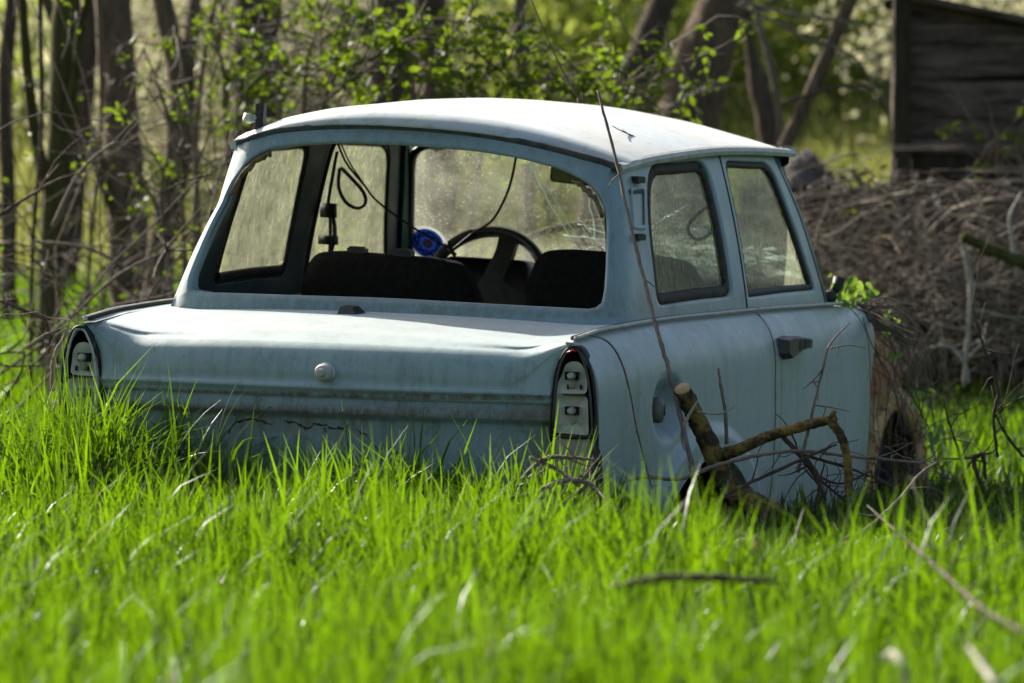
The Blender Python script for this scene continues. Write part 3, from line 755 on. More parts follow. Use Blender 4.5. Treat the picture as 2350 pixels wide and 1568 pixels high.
# ---- front wings (outer panels lost), bonnet, wheel housings
for s in (1, -1):
    fx = empty('front_wing', (0, 0, 0)); fx.parent = car
    if s > 0: fx['label'] = 'rusty ochre inner wing laid bare'
    mb = MB(); C0 = (2.87, -.02); R = .385; G = []
    for a_ in np.linspace(-.05, math.pi + .05, 36):
        row = []
        for xx, rr_ in ((.42, R - .02), (.55, R - .004), (.66, R), (.705, R - .006), (.722, R - .022), (.722, R - .065), (.70, R - .085), (.68, R - .06)):
            row.append((s * xx, C0[0] + rr_ * math.cos(a_), C0[1] + rr_ * math.sin(a_)))
        G.append(row)
    mb.grid(G); mb.build('wheel_housing', M['ochre'], fx, True, True)
    mb = MB(); G = []
    for y in np.linspace(2.42, 2.62, 8):
        G.append([(s * (.712 - .02 * (1 - j / 10) ** 2 + .012 * math.sin(j * 1.3 + y * 19) * math.cos(j * 2.1)), y, .46 - .5 * j / 10) for j in range(11)])
    mb.grid(G, 0, s > 0); mb.build('sill_panel', M['ochre'], fx, True, True)
    mb = MB(); G = []
    for y in np.linspace(2.41, 3.05, 12):
        row = []
        for j in range(10):
            z = .60 - .04 * (y - 2.4) / .6 - .30 * j / 9; row.append((s * (.635 + .03 * math.sin(j / 9 * 2.6) + .016 * abs(math.sin(y * 13))), y, z))
        G.append(row)
    mb.grid(G, 0, s > 0); mb.build('inner_wing', M['salmon'], fx, True, True)
    mb = MB(); W = []; Q = (2.87, -.02)
    ringp = [(.0, .0), (.09, .0), (.15, .02), (.16, .04), (.20, .045), (.27, .03), (.285, .0), (.285, -.11), (.27, -.14)]
    V = [(s * (.60 + h), Q[0] + r * math.cos(t_), Q[1] + r * math.sin(t_)) for r, h in ringp for t_ in np.linspace(0, 2 * math.pi, 28, endpoint=False)]
    mb.add(V, [(k * 28 + i, k * 28 + (i + 1) % 28, (k + 1) * 28 + (i + 1) % 28, (k + 1) * 28 + i) for k in range(8) for i in range(28)])
    mb.build('front_wheel', M['tyre'], car, True, True)
    # cowl: sliver of blue paint ahead of the door
    mb = MB(); G = []
    for z in np.linspace(.63, .40, 16):
        y0 = door_front(z) + .010; w = .10 * smoothstep(.40, .60, z) + .008; G.append([(s * side(y0 + w * k / 6, z), y0 + w * k / 6, z) for k in range(7)])
    mb.grid(G, 0, s < 0); mb.build('wing_remnant', M['paint'], fx, True, True)
mb = MB(); G = []
for x in np.linspace(-.54, .54, 30):
    G.append([(x, y, float(I(y, [2.25, 2.5, 3.0, 3.35, 3.42, 3.44], [.640, .655, .625, .57, .50, .30])) + .02 * (1 - (x / .54) ** 2)) for y in (2.22, 2.3, 2.4, 2.5, 2.6, 2.75, 2.9, 3.0, 3.1, 3.2, 3.3, 3.36, 3.40, 3.43, 3.44)])
mb.grid(G); mb.build('bonnet', M['paint'], car, True, True)
mb = MB(); mb.box((-.50, 2.6, .02), (.50, 3.30, .50)); mb.build('engine_bay', M['dark'], car, False, True)

# ---- windscreen with cracks and sticker
wl = [np.array(p) for p in rounded([(-.645, .690), (.645, .690), (.580, 1.055), (.3, 1.078), (0, 1.085), (-.3, 1.078), (-.580, 1.055)], [.06, .06, .06, .1, .1, .1, .06], 6)]
ws = pane(ws_surf, wl, 0, 'windscreen', M['glass_wind'], car)
b = MB(); b.tube([ws_surf(*p, .004) for p in wl], .016, 8, True, .7); b.build('windscreen_seal', M['rubber'], ws, True, True)
mb = MB(); G = []
for x in np.linspace(-.6, .6, 24):
    t0 = ws_surf(x, 1.06); G.append([(x, t0[1] + .03, 1.125), (x, t0[1] + .012, 1.07 + .02 * (1 - (x / .6) ** 2)), (x, t0[1] - .03, 1.06 + .02 * (1 - (x / .6) ** 2)), (x, t0[1] - .07, 1.10)])
mb.grid(G); mb.build('windscreen_header', M['dark'], car, True, True)
rr = random.Random(11)
b = MB()
hit = (-.02, .80)
def crack(p0, p1, r, seg=9, jit=.003):
    pts = []
    for k in range(seg + 1):
        t = k / seg; x = p0[0] + (p1[0] - p0[0]) * t + rr.uniform(-jit, jit) * (0 < k < seg); z = p0[1] + (p1[1] - p0[1]) * t + rr.uniform(-jit, jit) * (0 < k < seg)
        pts.append(ws_surf(max(-.6, min(.6, x)), max(.70, min(1.07, z)), .004))
    b.tube(pts, r * .85, 4)
crack((-.255, 1.05), (-.155, .80), .0016); crack((-.245, 1.06), (-.125, .79), .0014); crack((-.07, 1.06), (-.075, .78), .0013); crack((-.065, .95), (-.03, .78), .001)
crack((-.06, .93), (.05, .85), .0014); crack((.00, .95), (.09, .86), .001); crack((.16, .97), (.02, .80), .0012); crack((.25, .93), (.0, .79), .0012)
for _ in range(110):
    a_ = rr.uniform(0, 2 * math.pi); l = rr.uniform(.05, .26); x0 = rr.uniform(-.12, .5); z0 = rr.uniform(.71, .86) - .02
    crack((x0, z0), (x0 + l * math.cos(a_), z0 + l * .35 * math.sin(a_)), rr.uniform(.0007, .0019), 6, .003)
for _ in range(70):   # ring cracks round the dent
    r_ = rr.uniform(.03, .2); a0 = rr.uniform(0, 6.28); w = rr.uniform(.3, .8)
    pts = [ws_surf(.22 + r_ * 1.3 * math.cos(a0 + w * k / 6), .80 + r_ * .45 * math.sin(a0 + w * k / 6), .004) for k in range(7)]
    b.tube(pts, .0008, 5)
b.build('glass_cracks', M['crack'], ws, True, True)
for _ in range(70):   # crushed, lifted splinters
    x0, z0 = rr.uniform(-.08, .56), rr.uniform(.70, .80); l, w, a_ = rr.uniform(.03, .09), rr.uniform(.005, .016), rr.uniform(-.4, .4)
    c_ = np.array(ws_surf(x0, z0, rr.uniform(.004, .02))); d = np.array([math.cos(a_) * l, rr.uniform(-.01, .01), math.sin(a_) * l]); n_ = np.array([0, rr.uniform(-.6, .2) * w, w])
    link('glass_splinter', [c_, c_ + d, c_ + d * .8 + n_, c_ + n_ * .7], [(0, 1, 2, 3)], M['crack'], ws, False, True)
st = empty('sticker', (0, 0, 0)); st.parent = ws; sc = (-.580, .768)
def disc(r0, r1, d, name, mat, n=40, fn=None, c=sc):
    V = []; F = []
    for k in range(n):
        a_ = 2 * math.pi * k / n; f0 = fn(a_) if fn else 1
        V += [ws_surf(c[0] + r0 * f0 * math.cos(a_), c[1] + r0 * f0 * math.sin(a_), d), ws_surf(c[0] + r1 * f0 * math.cos(a_), c[1] + r1 * f0 * math.sin(a_), d)]
    for k in range(n): k2 = (k + 1) % n; F.append((2 * k, 2 * k + 1, 2 * k2 + 1, 2 * k2))
    return link(name, V, F, mat, st, False, True)
disc(.0005, .0510, .006, 'sticker_disc', M['sticker_white'])
disc(.0005, .0435, .009, 'blue_field', M['sticker_blue'])
disc(.020, .025, .010, 'dark_petals', M['sticker_dark'], 48, lambda a_: 1 + .22 * abs(math.cos(4 * a_)))
disc(.027, .032, .010, 'dark_ring', M['sticker_dark'], 48, lambda a_: 1 + .16 * abs(math.sin(4 * a_)))
disc(.0005, .0135, .010, 'red_centre', M['sticker_red'])
for k, dx in enumerate((-.009, -.003, .003, .009)):
    V = [ws_surf(sc[0] + dx + q, sc[1] + w, .012) for q, w in ((-.0013, -.008), (.0013, -.008), (.0013, .008), (-.0013, .008))]
    link('teal_bar', V, [(0, 1, 2, 3)], M['sticker_teal'], st, False, True)
V = [ws_surf(sc[0] + q, sc[1] + w, .012) for q, w in ((-.009, -.040), (.009, -.040), (.009, -.0375), (-.009, -.0375), (-.004, -.0355), (.004, -.0355), (.004, -.0335), (-.004, -.0335))]
link('white_lettering', V, [(0, 1, 2, 3), (4, 5, 6, 7)], M['sticker_white'], st, False, True)

# ---- interior
mb = MB(); mb.box((-.66, .62, -.02), (.66, 2.35, .02)); mb.build('floor_pan', M['dark'], car, False, True)
mb = MB(); mb.box((-.63, 2.28, .02), (.63, 2.32, .66)); mb.build('bulkhead', M['dark'], car, False, True)
mb = MB(); mb.box((-.63, .54, .02), (.63, .60, .60)); mb.build('rear_bulkhead', M['dark'], car, False, True)
mb = MB(); mb.grid([[(x, y, .652 + .006 * math.sin(x * 20 + y * 9)) for y in np.linspace(.47, .64, 6)] for x in np.linspace(-.58, .58, 30)]); mb.build('parcel_shelf', plain('rusty_shelf', (.13, .075, .05), .9, .2, .4, 25), car, True, True)
def seatback(x0, x1, ztop, r, y0, name='front_seat'):
    t = empty(name, (0, 0, 0)); t.parent = car
    w = [(x0, .15), (x1, .15), (x1 - .005, ztop - .12), (x1 - .05, ztop - .012), (x1 - .12, ztop), (x0 + .12, ztop + .006), (x0 + .05, ztop - .006), (x0 + .005, ztop - .10)]
    lp = [np.array(p) for p in rounded(w, r, 5)]; c = np.mean(lp, axis=0); V = []; F = []; m = len(lp)
    lay = [(.02, -.026), (.3, -.025), (.6, -.023), (.85, -.018), (.97, -.008), (1.0, .02), (1.0, .06), (.96, .09), (.8, .105), (.4, .11)]
    for sc_, dy in lay:
        for p in lp:
            q = c + (p - c) * sc_; V.append((q[0], y0 + dy - (q[1] - .4) * .22, q[1]))
    for k in range(len(lay) - 1):
        for i in range(m): F.append((k * m + i, k * m + (i + 1) % m, (k + 1) * m + (i + 1) % m, (k + 1) * m + i))
    F.append(tuple(range(m))); F.append(tuple((len(lay) - 1) * m + i for i in range(m))[::-1])
    link('backrest', V, F, M['seat'], t, True, True)
    mb = MB(); V = []; lp2 = [np.array(p) for p in rounded([(x0 + .02, y0 + .0), (x1 - .02, y0), (x1 - .02, y0 + .48), (x0 + .02, y0 + .48)], .06, 5)]; m2 = len(lp2)
    for z, g in ((.10, .96), (.12, 1), (.22, 1), (.25, .94)):
        c2 = np.mean(lp2, axis=0); V += [(*(c2 + (p - c2) * g), z) for p in lp2]
    mb.add(V, [(k * m2 + i, k * m2 + (i + 1) % m2, (k + 1) * m2 + (i + 1) % m2, (k + 1) * m2 + i) for k in range(3) for i in range(m2)] + [tuple(3 * m2 + i for i in range(m2))])
    mb.build('cushion', M['seat'], t, True, True)
    return t
s1 = seatback(-.585, -.035, .757, .05, 1.26)
s2 = seatback(.095, .625, .796, .05, 1.26)
for xx in (-.40, -.26):
    mb = MB(); mb.box((xx - .025, 1.19, .752), (xx + .025, 1.225, .772)); mb.box((xx - .018, 1.185, .770), (xx + .018, 1.22, .777)); mb.build('headrest_socket', M['wheel'], s1, False, True)
# dashboard and instrument binnacle
mb = MB(); G = []
for x in np.linspace(-.62, .62, 30): G.append([(x, y, z) for y, z in ((2.30, .715), (2.15, .722), (2.06, .715), (2.03, .69), (2.03, .62), (2.06, .58), (2.10, .40))])
mb.grid(G); dash = mb.build('dashboard', M['dark'], car, True, True)
mb = MB(); lp = rounded([(-.44, .60), (-.17, .60), (-.17, .74), (-.44, .742)], .03, 5); m_ = len(lp); V = []; c_ = np.mean(lp, axis=0)
for y, g in ((2.10, .9), (2.00, .99), (1.965, 1.0), (1.96, .97), (1.965, .93), (2.02, .90)): V += [(c_[0] + (p[0] - c_[0]) * g, y, c_[1] + (p[1] - c_[1]) * g) for p in lp]
mb.add(V, [(k * m_ + i, k * m_ + (i + 1) % m_, (k + 1) * m_ + (i + 1) % m_, (k + 1) * m_ + i) for k in range(5) for i in range(m_)] + [tuple(5 * m_ + i for i in range(m_))])
mb.build('instrument_binnacle', M['wheel'], dash, True, True)
# steering wheel: thick rim, wide hub pad with two swept spokes
sw = empty('steering_wheel', (0, 0, 0)); sw.parent = car
wc = np.array([-.285, 1.90, .655]); tilt = math.radians(28); R_ = .186
ex = np.array([1, 0, 0.]); ez = np.array([0, math.sin(tilt), math.cos(tilt)]); en = np.cross(ex, ez)
def wp_(a_, b_, d=0.): return tuple(wc + ex * a_ + ez * b_ + en * d)
mb = MB(); mb.tube([wp_(R_ * math.cos(t_), R_ * math.sin(t_)) for t_ in np.linspace(0, 2 * math.pi, 48, endpoint=False)], .0160, 10, True, 1.3); mb.build('rim', M['wheel'], sw, True, True)
mb = MB()
hub = [(-.10, -.07), (.10, -.07), (.12, -.01), (.078, .02), (.045, .03), (.04, .12), (.036, .178), (-.005, .184), (-.012, .13), (-.035, .04), (-.075, .01), (-.12, -.015)]
hub = [(-.165, -.075), (-.05, -.10), (.05, -.10), (.165, -.075), (.168, -.035), (.10, -.004), (.055, .022), (.075, .12), (.080, .170), (.020, .185), (.018, .12), (-.012, .02), (-.06, -.02), (-.12, -.035), (-.170, -.040)]
hub = [tuple(p) for p in rounded(hub, .016, 4)]; nh = len(hub)
mb.add([wp_(a_, b_, .012) for a_, b_ in hub] + [wp_(a_ * .97, b_ * .98, -.012) for a_, b_ in hub], [(i, (i + 1) % nh, nh + (i + 1) % nh, nh + i) for i in range(nh)] + [tuple(range(nh)), tuple(range(2 * nh - 1, nh - 1, -1))])
mb.tube([wp_(0, -.03, -.01), wp_(0, -.03, -.12), (wc[0], wc[1] + .2, .52)], [.035, .03, .03], 12)
mb.build('spokes', M['wheel'], sw, False, True)
# interior mirror
mb = MB(); lp = rounded([(-.105, .975), (.085, .965), (.095, 1.03), (-.100, 1.035)], .014, 5); m_ = len(lp); c_ = np.mean(lp, axis=0)
V = [(p[0], 1.985, p[1]) for p in lp] + [(p[0], 1.965, p[1]) for p in lp] + [(c_[0] + (p[0] - c_[0]) * .94, 1.9635, c_[1] + (p[1] - c_[1]) * .86) for p in lp]
mb.add(V, [(k * m_ + i, k * m_ + (i + 1) % m_, (k + 1) * m_ + (i + 1) % m_, (k + 1) * m_ + i) for k in range(2) for i in range(m_)] + [tuple(range(m_))])
mr = mb.build('rear_view_mirror', M['rubber'], car, False, True)
mb = MB(); mb.add([(c_[0] + (p[0] - c_[0]) * .94, 1.963, c_[1] + (p[1] - c_[1]) * .86) for p in lp], [tuple(range(m_))]); mb.build('mirror_face', M['mirror'], mr, False, True)
# seat belt and strap loops on the left pillar, one loop on the right
mb = MB(); mb.tube(smooth_path([(-.575, 1.47, 1.03), (-.60, 1.47, .90), (-.60, 1.46, .86)], 4), .010, 6, flat=.4)
mb.tube(smooth_path([(-.59, 1.46, .88), (-.575, 1.455, .80), (-.60, 1.45, .70), (-.62, 1.44, .55)], 4), .014, 6, flat=.3)
mb.tube(smooth_path([(-.61, 1.50, .88), (-.61, 1.50, .75), (-.64, 1.50, .55)], 4), .012, 6, flat=.3)
mb.box((-.615, 1.44, .845), (-.575, 1.47, .885)); mb.box((-.625, 1.45, .77), (-.575, 1.48, .795)); mb.build('seat_belt', M['rubber'], car, True, True)
mb = MB(); mb.tube(smooth_path([(-.575, 1.50, .985), (-.54, 1.50, .955), (-.505, 1.50, .92), (-.50, 1.50, .89), (-.525, 1.50, .875), (-.56, 1.50, .89), (-.582, 1.50, .93), (-.580, 1.50, .985)], 6), .0055, 6); mb.build('grab_strap', M['rubber'], car, True, True)
mb = MB(); mb.tube(smooth_path([(.585, 1.37, .95), (.545, 1.33, .905), (.535, 1.31, .87), (.555, 1.33, .845), (.58, 1.38, .87), (.59, 1.40, .94)], 6), .005, 6); mb.build('grab_strap', M['rubber'], car, True, True)
# loose roof-lining wire hanging across the cabin
mb = MB()
mb.tube(smooth_path([(-.500, 1.30, 1.055), (-.485, 1.33, 1.00), (-.455, 1.38, .945), (-.43, 1.42, .90), (-.37, 1.48, .845), (-.30, 1.54, .795), (-.268, 1.60, .772)], 6), .0032, 6)
mb.tube(smooth_path([(-.490, 1.30, 1.055), (-.474, 1.33, 1.00), (-.455, 1.38, .948)], 6), .0022, 6)
mb.tube(smooth_path([(-.268, 1.60, .772), (-.20, 1.58, .82), (-.13, 1.55, .86), (-.085, 1.53, .92), (-.055, 1.51, .98), (-.034, 1.50, 1.06)], 6), .0036, 6)
mb.tube(smooth_path([(-.285, 1.60, .79), (-.27, 1.59, .768), (-.262, 1.60, .756)], 3), .007, 6)
mb.build('hanging_wire', plain('brown_wire', (.045, .034, .022), .6, .4, .3, 40), car, True, True)
# aerial and roof clamp
mb = MB(); mb.tube([(-.002, 1.95, 1.195), (-.01, 1.95, 1.225)], [.008, .005], 8); mb.tube(smooth_path([(-.01, 1.95, 1.222), (-.075, 1.95, 1.33), (-.165, 1.95, 1.52)], 4), [.0022] * 9, 6); mb.build('aerial', M['twig_dark'], car, True, True)
cl = empty('roof_clamp', (0, 0, 0)); cl.parent = car
mb = MB(); V = [(-.512, .70, 1.05), (-.488, .70, 1.05), (-.484, .725, 1.05), (-.508, .73, 1.05), (-.512, .705, 1.148), (-.478, .70, 1.152), (-.476, .722, 1.150), (-.510, .727, 1.146)]
mb.add(V, [(0, 1, 5, 4), (1, 2, 6, 5), (2, 3, 7, 6), (3, 0, 4, 7), (4, 5, 6, 7)]); mb.build('bracket', M['rubber'], cl, False, True)
mb = MB(); mb.tube([(-.508, .712, 1.112), (-.53, .71, 1.108), (-.532, .71, 1.108), (-.548, .70, 1.112)], [.010, .010, .014, .012], 10); mb.build('clamp_bolt', M['metal'], cl, True, True)
# stub of the side mirror and cowl hinge at the foot of the right pillar
mb = MB(); mb.tube([(.672, 2.215, .645), (.675, 2.225, .665), (.68, 2.24, .675)], [.022, .024, .016], 10); mb.tube([(.678, 2.24, .672), (.69, 2.26, .70), (.694, 2.27, .725)], [.014, .016, .019], 10); mb.build('mirror_stub', M['rubber'], car, True, True)

# ================================================================== GROUND AND GRASS
def terrain():
    xs_ = np.concatenate([np.linspace(-60, -8, 14), np.linspace(-6, 8, 30), np.linspace(10, 60, 14)]); ys_ = np.concatenate([np.linspace(-15, 3, 8), np.linspace(4, 24, 40), np.linspace(26, 120, 30)])
    V = [(x, y, ground_z(x, y) + .015 * math.sin(x * 2.1 + y) * (y < 30)) for y in ys_ for x in xs_]; n = len(xs_)
    F = [(j * n + i, j * n + i + 1, (j + 1) * n + i + 1, (j + 1) * n + i) for j in range(len(ys_) - 1) for i in range(n - 1)]
    o = link('ground', V, F, M['soil']); setp(o, 'rough meadow turf under the grass', None, None, 'structure')
terrain()

CC, SS = math.cos(CAR_YAW), math.sin(CAR_YAW)
def to_car(X, Y):
    dx, dy = X - CAR_O[0], Y - CAR_O[1]; return dx * CC - dy * SS, dx * SS + dy * CC

def vnoise(x, y, s, seed=0):
    """cheap smooth noise on arrays"""
    a = np.sin(x * s * 1.7 + 1.3 * seed + 2 * np.sin(y * s * .9 + seed)) + np.sin(y * s * 2.1 + .7 * seed + 1.6 * np.sin(x * s * 1.1))
    return a * .25 + .5

def blades(name, X, Y, H, Wd, rng, mat, droop=.35, base=0.0, label=None, seg=5):
    n = len(X); tt = np.clip((Y - 9.0) / 1.6, 0, 1); z0 = .04 * np.maximum(Y - 13, 0) + .09 * np.maximum(Y - 26, 0) + .10 * (1 - tt * tt * (3 - 2 * tt)) + base
    ang = rng.uniform(0, 2 * np.pi, n); lean = rng.normal(0, .10, n) + .07
    dx, dy = np.cos(ang), np.sin(ang)
    curl = np.abs(rng.normal(0, droop, n)); fa = rng.uniform(0, np.pi, n)
    wx, wy = np.cos(fa), np.sin(fa)
    t = np.linspace(0, 1, seg)[None, :]
    bend = lean[:, None] * t + curl[:, None] * t ** 2.6
    cxn = X[:, None] + dx[:, None] * H[:, None] * bend; cyn = Y[:, None] + dy[:, None] * H[:, None] * bend
    czn = z0[:, None] + H[:, None] * (t - .42 * np.minimum(curl[:, None], 1.4) * t ** 3)
    w = Wd[:, None] * (1 - t ** 2.2) * .5 * (0.65 + .7 * np.minimum(t * 3, 1) * .5) + .0002
    V = np.empty((n, seg, 2, 3))
    V[..., 0, 0] = cxn - wx[:, None] * w; V[..., 0, 1] = cyn - wy[:, None] * w; V[..., 0, 2] = czn
    V[..., 1, 0] = cxn + wx[:, None] * w; V[..., 1, 1] = cyn + wy[:, None] * w; V[..., 1, 2] = czn
    b = (np.arange(n) * seg * 2)[:, None] + (np.arange(seg - 1) * 2)[None, :]
    F = np.stack([b, b + 1, b + 3, b + 2], -1).reshape(-1, 4)
    o = fast_link(name, V.reshape(-1, 3), F, mat)
    return setp(o, label, None, None, 'stuff')

rng = np.random.default_rng(5)
def field(n, y0, y1, slope=.165, pad=.9):
    u = rng.uniform(0, 1, n * 2); Y = y0 + (y1 - y0) * u; hw = slope * Y + pad
    keep = rng.uniform(0, 1, n * 2) < hw / (slope * y1 + pad); Y = Y[keep][:n]; X = rng.uniform(-1, 1, len(Y)) * (slope * Y + pad)
    return X, Y
def hmap(X, Y):
    h = .175 + .08 * vnoise(X, Y, 1.7, 1) + .06 * vnoise(X, Y, 6.0, 4)
    right = np.clip((X - .14) / .30, 0, 1) * np.clip((Y - 7.4) / 1.2, 0, 1)
    h = h * (1 - .62 * right)
    behind = np.clip((Y - 11) / 4, 0, 1); h *= 1 - .25 * behind
    tuft = np.exp(-((X + 1.03) / .20) ** 2 - ((Y - 9.45) / .35) ** 2) * .17
    low = np.exp(-((X + .62) / .16) ** 2 - ((Y - 9.2) / .4) ** 2) * .06
    return np.maximum(h + tuft - low - .075 * np.clip((10.2 - Y) / 1.2, 0, 1), .06)
def drop_car(X, Y):
    x, y = to_car(X, Y); return ~((np.abs(x) < .735) & (y > -.03) & (y < 3.45))
cX, cY = field(4300, 3.2, 9.6); ch = rng.normal(1, .24, len(cX)).clip(.45, 1.3); nb = rng.integers(8, 22, len(cX))
X = np.repeat(cX, nb) + rng.normal(0, .030, nb.sum()); Y = np.repeat(cY, nb) + rng.normal(0, .030, nb.sum()); ch = np.repeat(ch, nb)
k = drop_car(X, Y); X, Y, ch = X[k], Y[k], ch[k]; H = hmap(X, Y) * ch * rng.normal(1, .17, len(X)).clip(.4, 1.5)
blades('meadow_grass', X, Y, H, rng.uniform(.005, .0105, len(X)), rng, M['grass'], .32, 0, 'tall lime green spring grass in front of the car')
X, Y = field(52000, 9.4, 24); k = drop_car(X, Y); X, Y = X[k], Y[k]
H = hmap(X, Y) * rng.normal(1, .25, len(X)).clip(.35, 1.7)
blades('back_grass', X, Y, H, rng.uniform(.007, .013, len(X)), rng, M['grass'], .3, 0, 'bright green grass beside and behind the car', 4)
# tall single blades close to the rear of the car
n = 420; tx = rng.uniform(-.95, 1.0, n); ty = rng.uniform(-.75, -.06, n)
X = CAR_O[0] + tx * CC + ty * SS; Y = CAR_O[1] - tx * SS + ty * CC
blades('tall_grass', X, Y, (.14 + .17 * rng.uniform(0, 1, n) ** 2) * (1 - .25 * np.clip((tx - .4) / .4, 0, 1)), rng.uniform(.009, .015, n), rng, M['grass'], .2, 0, 'taller grass blades standing against the rear of the car', 7)
n = 520; X = -1.03 + rng.normal(0, .17, n); Y = 9.50 + rng.normal(0, .12, n)
blades('drooping_grass', X, Y, rng.uniform(.28, .46, n), rng.uniform(.008, .014, n), rng, M['shiny_grass'], .75, 0, 'drooping wide grass tuft before the left tail light', 9)
# straw and pale dead bits in the foreground
cX, cY = field(1500, 3.4, 12); k = drop_car(cX, cY); cX, cY = cX[k], cY[k]; nb = rng.integers(3, 9, len(cX)); X = np.repeat(cX, nb) + rng.normal(0, .03, nb.sum()); Y = np.repeat(cY, nb) + rng.normal(0, .03, nb.sum())
blades('bent_grass', X, Y, hmap(X, Y) * rng.uniform(.7, 1.15, len(X)), rng.uniform(.007, .012, len(X)), rng, M['shiny_grass'], .95, 0, 'broad arching grass blades bent over among the upright ones', 8)
n = 15000; X, Y = field(n, 3.4, 12); k = drop_car(X, Y); X, Y = X[k], Y[k]
blades('undergrowth', X, Y, rng.uniform(.05, .13, len(X)), rng.uniform(.008, .020, len(X)), rng, M['under'], .7, 0, 'low dark green undergrowth between the grass stems', 4)
X, Y = field(60, 3.6, 12)
blades('dry_straw', X, Y, rng.uniform(.06, .15, len(X)), rng.uniform(.003, .006, len(X)), rng, M['twig_pale'], .9, 0, 'scattered pale straw among the foreground grass', 5)

# ================================================================== LEAVES, STEMS, TREES
def leaf_mesh(name, pts, size, rng, mat, parent=None, spread=.0, ratio=.55):
    """one folded pointed leaf at each point"""
    pts = np.asarray(pts); n = len(pts); sz = size * rng.uniform(.6, 1.3, n)
    d = rng.normal(0, 1, (n, 3)); d[:, 2] *= .6; d /= np.linalg.norm(d, axis=1)[:, None]
    u = rng.normal(0, 1, (n, 3)); u -= d * (u * d).sum(1)[:, None]; u /= np.linalg.norm(u, axis=1)[:, None]; w = np.cross(d, u)
    p = pts + rng.normal(0, spread, (n, 3)) if spread else pts
    V = np.empty((n, 6, 3)); hw = (sz * ratio * .5)[:, None]; L = sz[:, None]
    V[:, 0] = p; V[:, 1] = p + d * L * .38 + u * hw + w * hw * .35; V[:, 2] = p + d * L * .8 + u * hw * .55 + w * hw * .1; V[:, 3] = p + d * L
    V[:, 4] = p + d * L * .8 - u * hw * .55 + w * hw * .1; V[:, 5] = p + d * L * .38 - u * hw + w * hw * .35
    b = (np.arange(n) * 6)[:, None]; F = np.concatenate([b + [[0, 1, 2, 3]], b + [[0, 3, 4, 5]]], 1).reshape(-1, 4)
    return fast_link(name, V.reshape(-1, 3), F, mat, parent)

def wander(p0, d0, length, seg, jit, rr, droop=0.):
    p = np.array(p0, float); d = np.array(d0, float); d /= np.linalg.norm(d); out = [p.copy()]
    for k in range(seg):
        d = d + np.array([rr.gauss(0, jit), rr.gauss(0, jit), rr.gauss(0, jit) - droop]); d /= np.linalg.norm(d)
        p = p + d * length / seg; out.append(p.copy())
    return np.array(out)

def tree(name, label, path, radii, bark, seed, top=5.5, leaves=260, limbs=7, forks=(), group='trees standing behind the car'):
    """path: points up to the frame top; the trunk is continued to its full height, with limbs and a loose crown"""
    rr = random.Random(seed); g = np.random.default_rng(seed)
    path = [np.array(p, float) for p in path]; base = path[0].copy(); base[2] = ground_z(base[0], base[1]) - .05
    if path[0][2] > base[2] + .1: path = [base] + path; radii = [radii[0] * 1.15] + list(radii)
    else: path[0] = base
    root = empty(name, tuple(base), 0, label, 'tree', group)
    d = path[-1] - path[-2]; d /= np.linalg.norm(d); d = d * .6 + np.array([0, 0, .4]); 
    ext = wander(path[-1], d, max(1.0, top - path[-1][2]), 6, .10, rr)
    full = np.vstack([smooth_path(path, 6), ext[1:]]); r0 = I(np.linspace(0, 1, len(smooth_path(path, 6))), np.linspace(0, 1, len(radii)), radii)
    rad = np.concatenate([r0, r0[-1] * np.linspace(.9, .12, 6)])
    nseg = len(full)
    off = lambda A: np.asarray(A) - base
    mb = MB()
    rad_j = rad * (1 + .06 * g.normal(size=nseg)); mb.tube(off(full), rad_j, 12)
    lp = []
    for fk, fr in forks:
        fp = smooth_path(fk, 6); ex_ = wander(fp[-1], fp[-1] - fp[-3], 1.5, 5, .15, rr); fp = np.vstack([fp, ex_[1:]])
        mb.tube(off(fp), np.concatenate([I(np.linspace(0, 1, len(fp) - 5), np.linspace(0, 1, len(fr)), fr), fr[-1] * np.linspace(.85, .15, 5)]), 10)
    cb = MB(); tips = []
    for k in range(limbs):
        i = rr.randint(nseg - 6, nseg - 2); a_ = rr.uniform(0, 6.28)
        L = wander(full[i], (math.cos(a_), math.sin(a_), rr.uniform(.5, 1.0)), rr.uniform(.7, 1.6), 6, .22, rr)
        mb.tube(off(L), np.linspace(rad[i] * .45 + .006, .006, 7), 6)
        for q in range(4):
            j = rr.randint(2, 6); T = wander(L[j], (rr.gauss(0, 1), rr.gauss(0, 1), rr.gauss(.3, .6)), rr.uniform(.3, .8), 5, .25, rr)
            cb.tube(off(T), np.linspace(.006, .002, 6), 4); tips += list(T[1:])
    mb.build('trunk', bark, root)
    if tips:
        tips = np.array(tips); pick = tips[g.integers(0, len(tips), leaves)] + g.normal(0, .05, (leaves, 3))
        b0 = len(cb.V); cb_o = cb.build('crown', M['twig'], root)
        leaf_mesh('crown_leaves', off(pick), .05, g, M['leaf'], cb_o)
    return root

def U(us, vs, Y): return [P(u, v, y) for u, v, y in zip(us, vs, Y if hasattr(Y, '__len__') else [Y] * len(us))]
def tr(*t): return [P(u, v, Y) for u, v, Y in t]
def pxr(w, Y): return w / 2 / F_PX * Y               # half of a width seen at distance Y

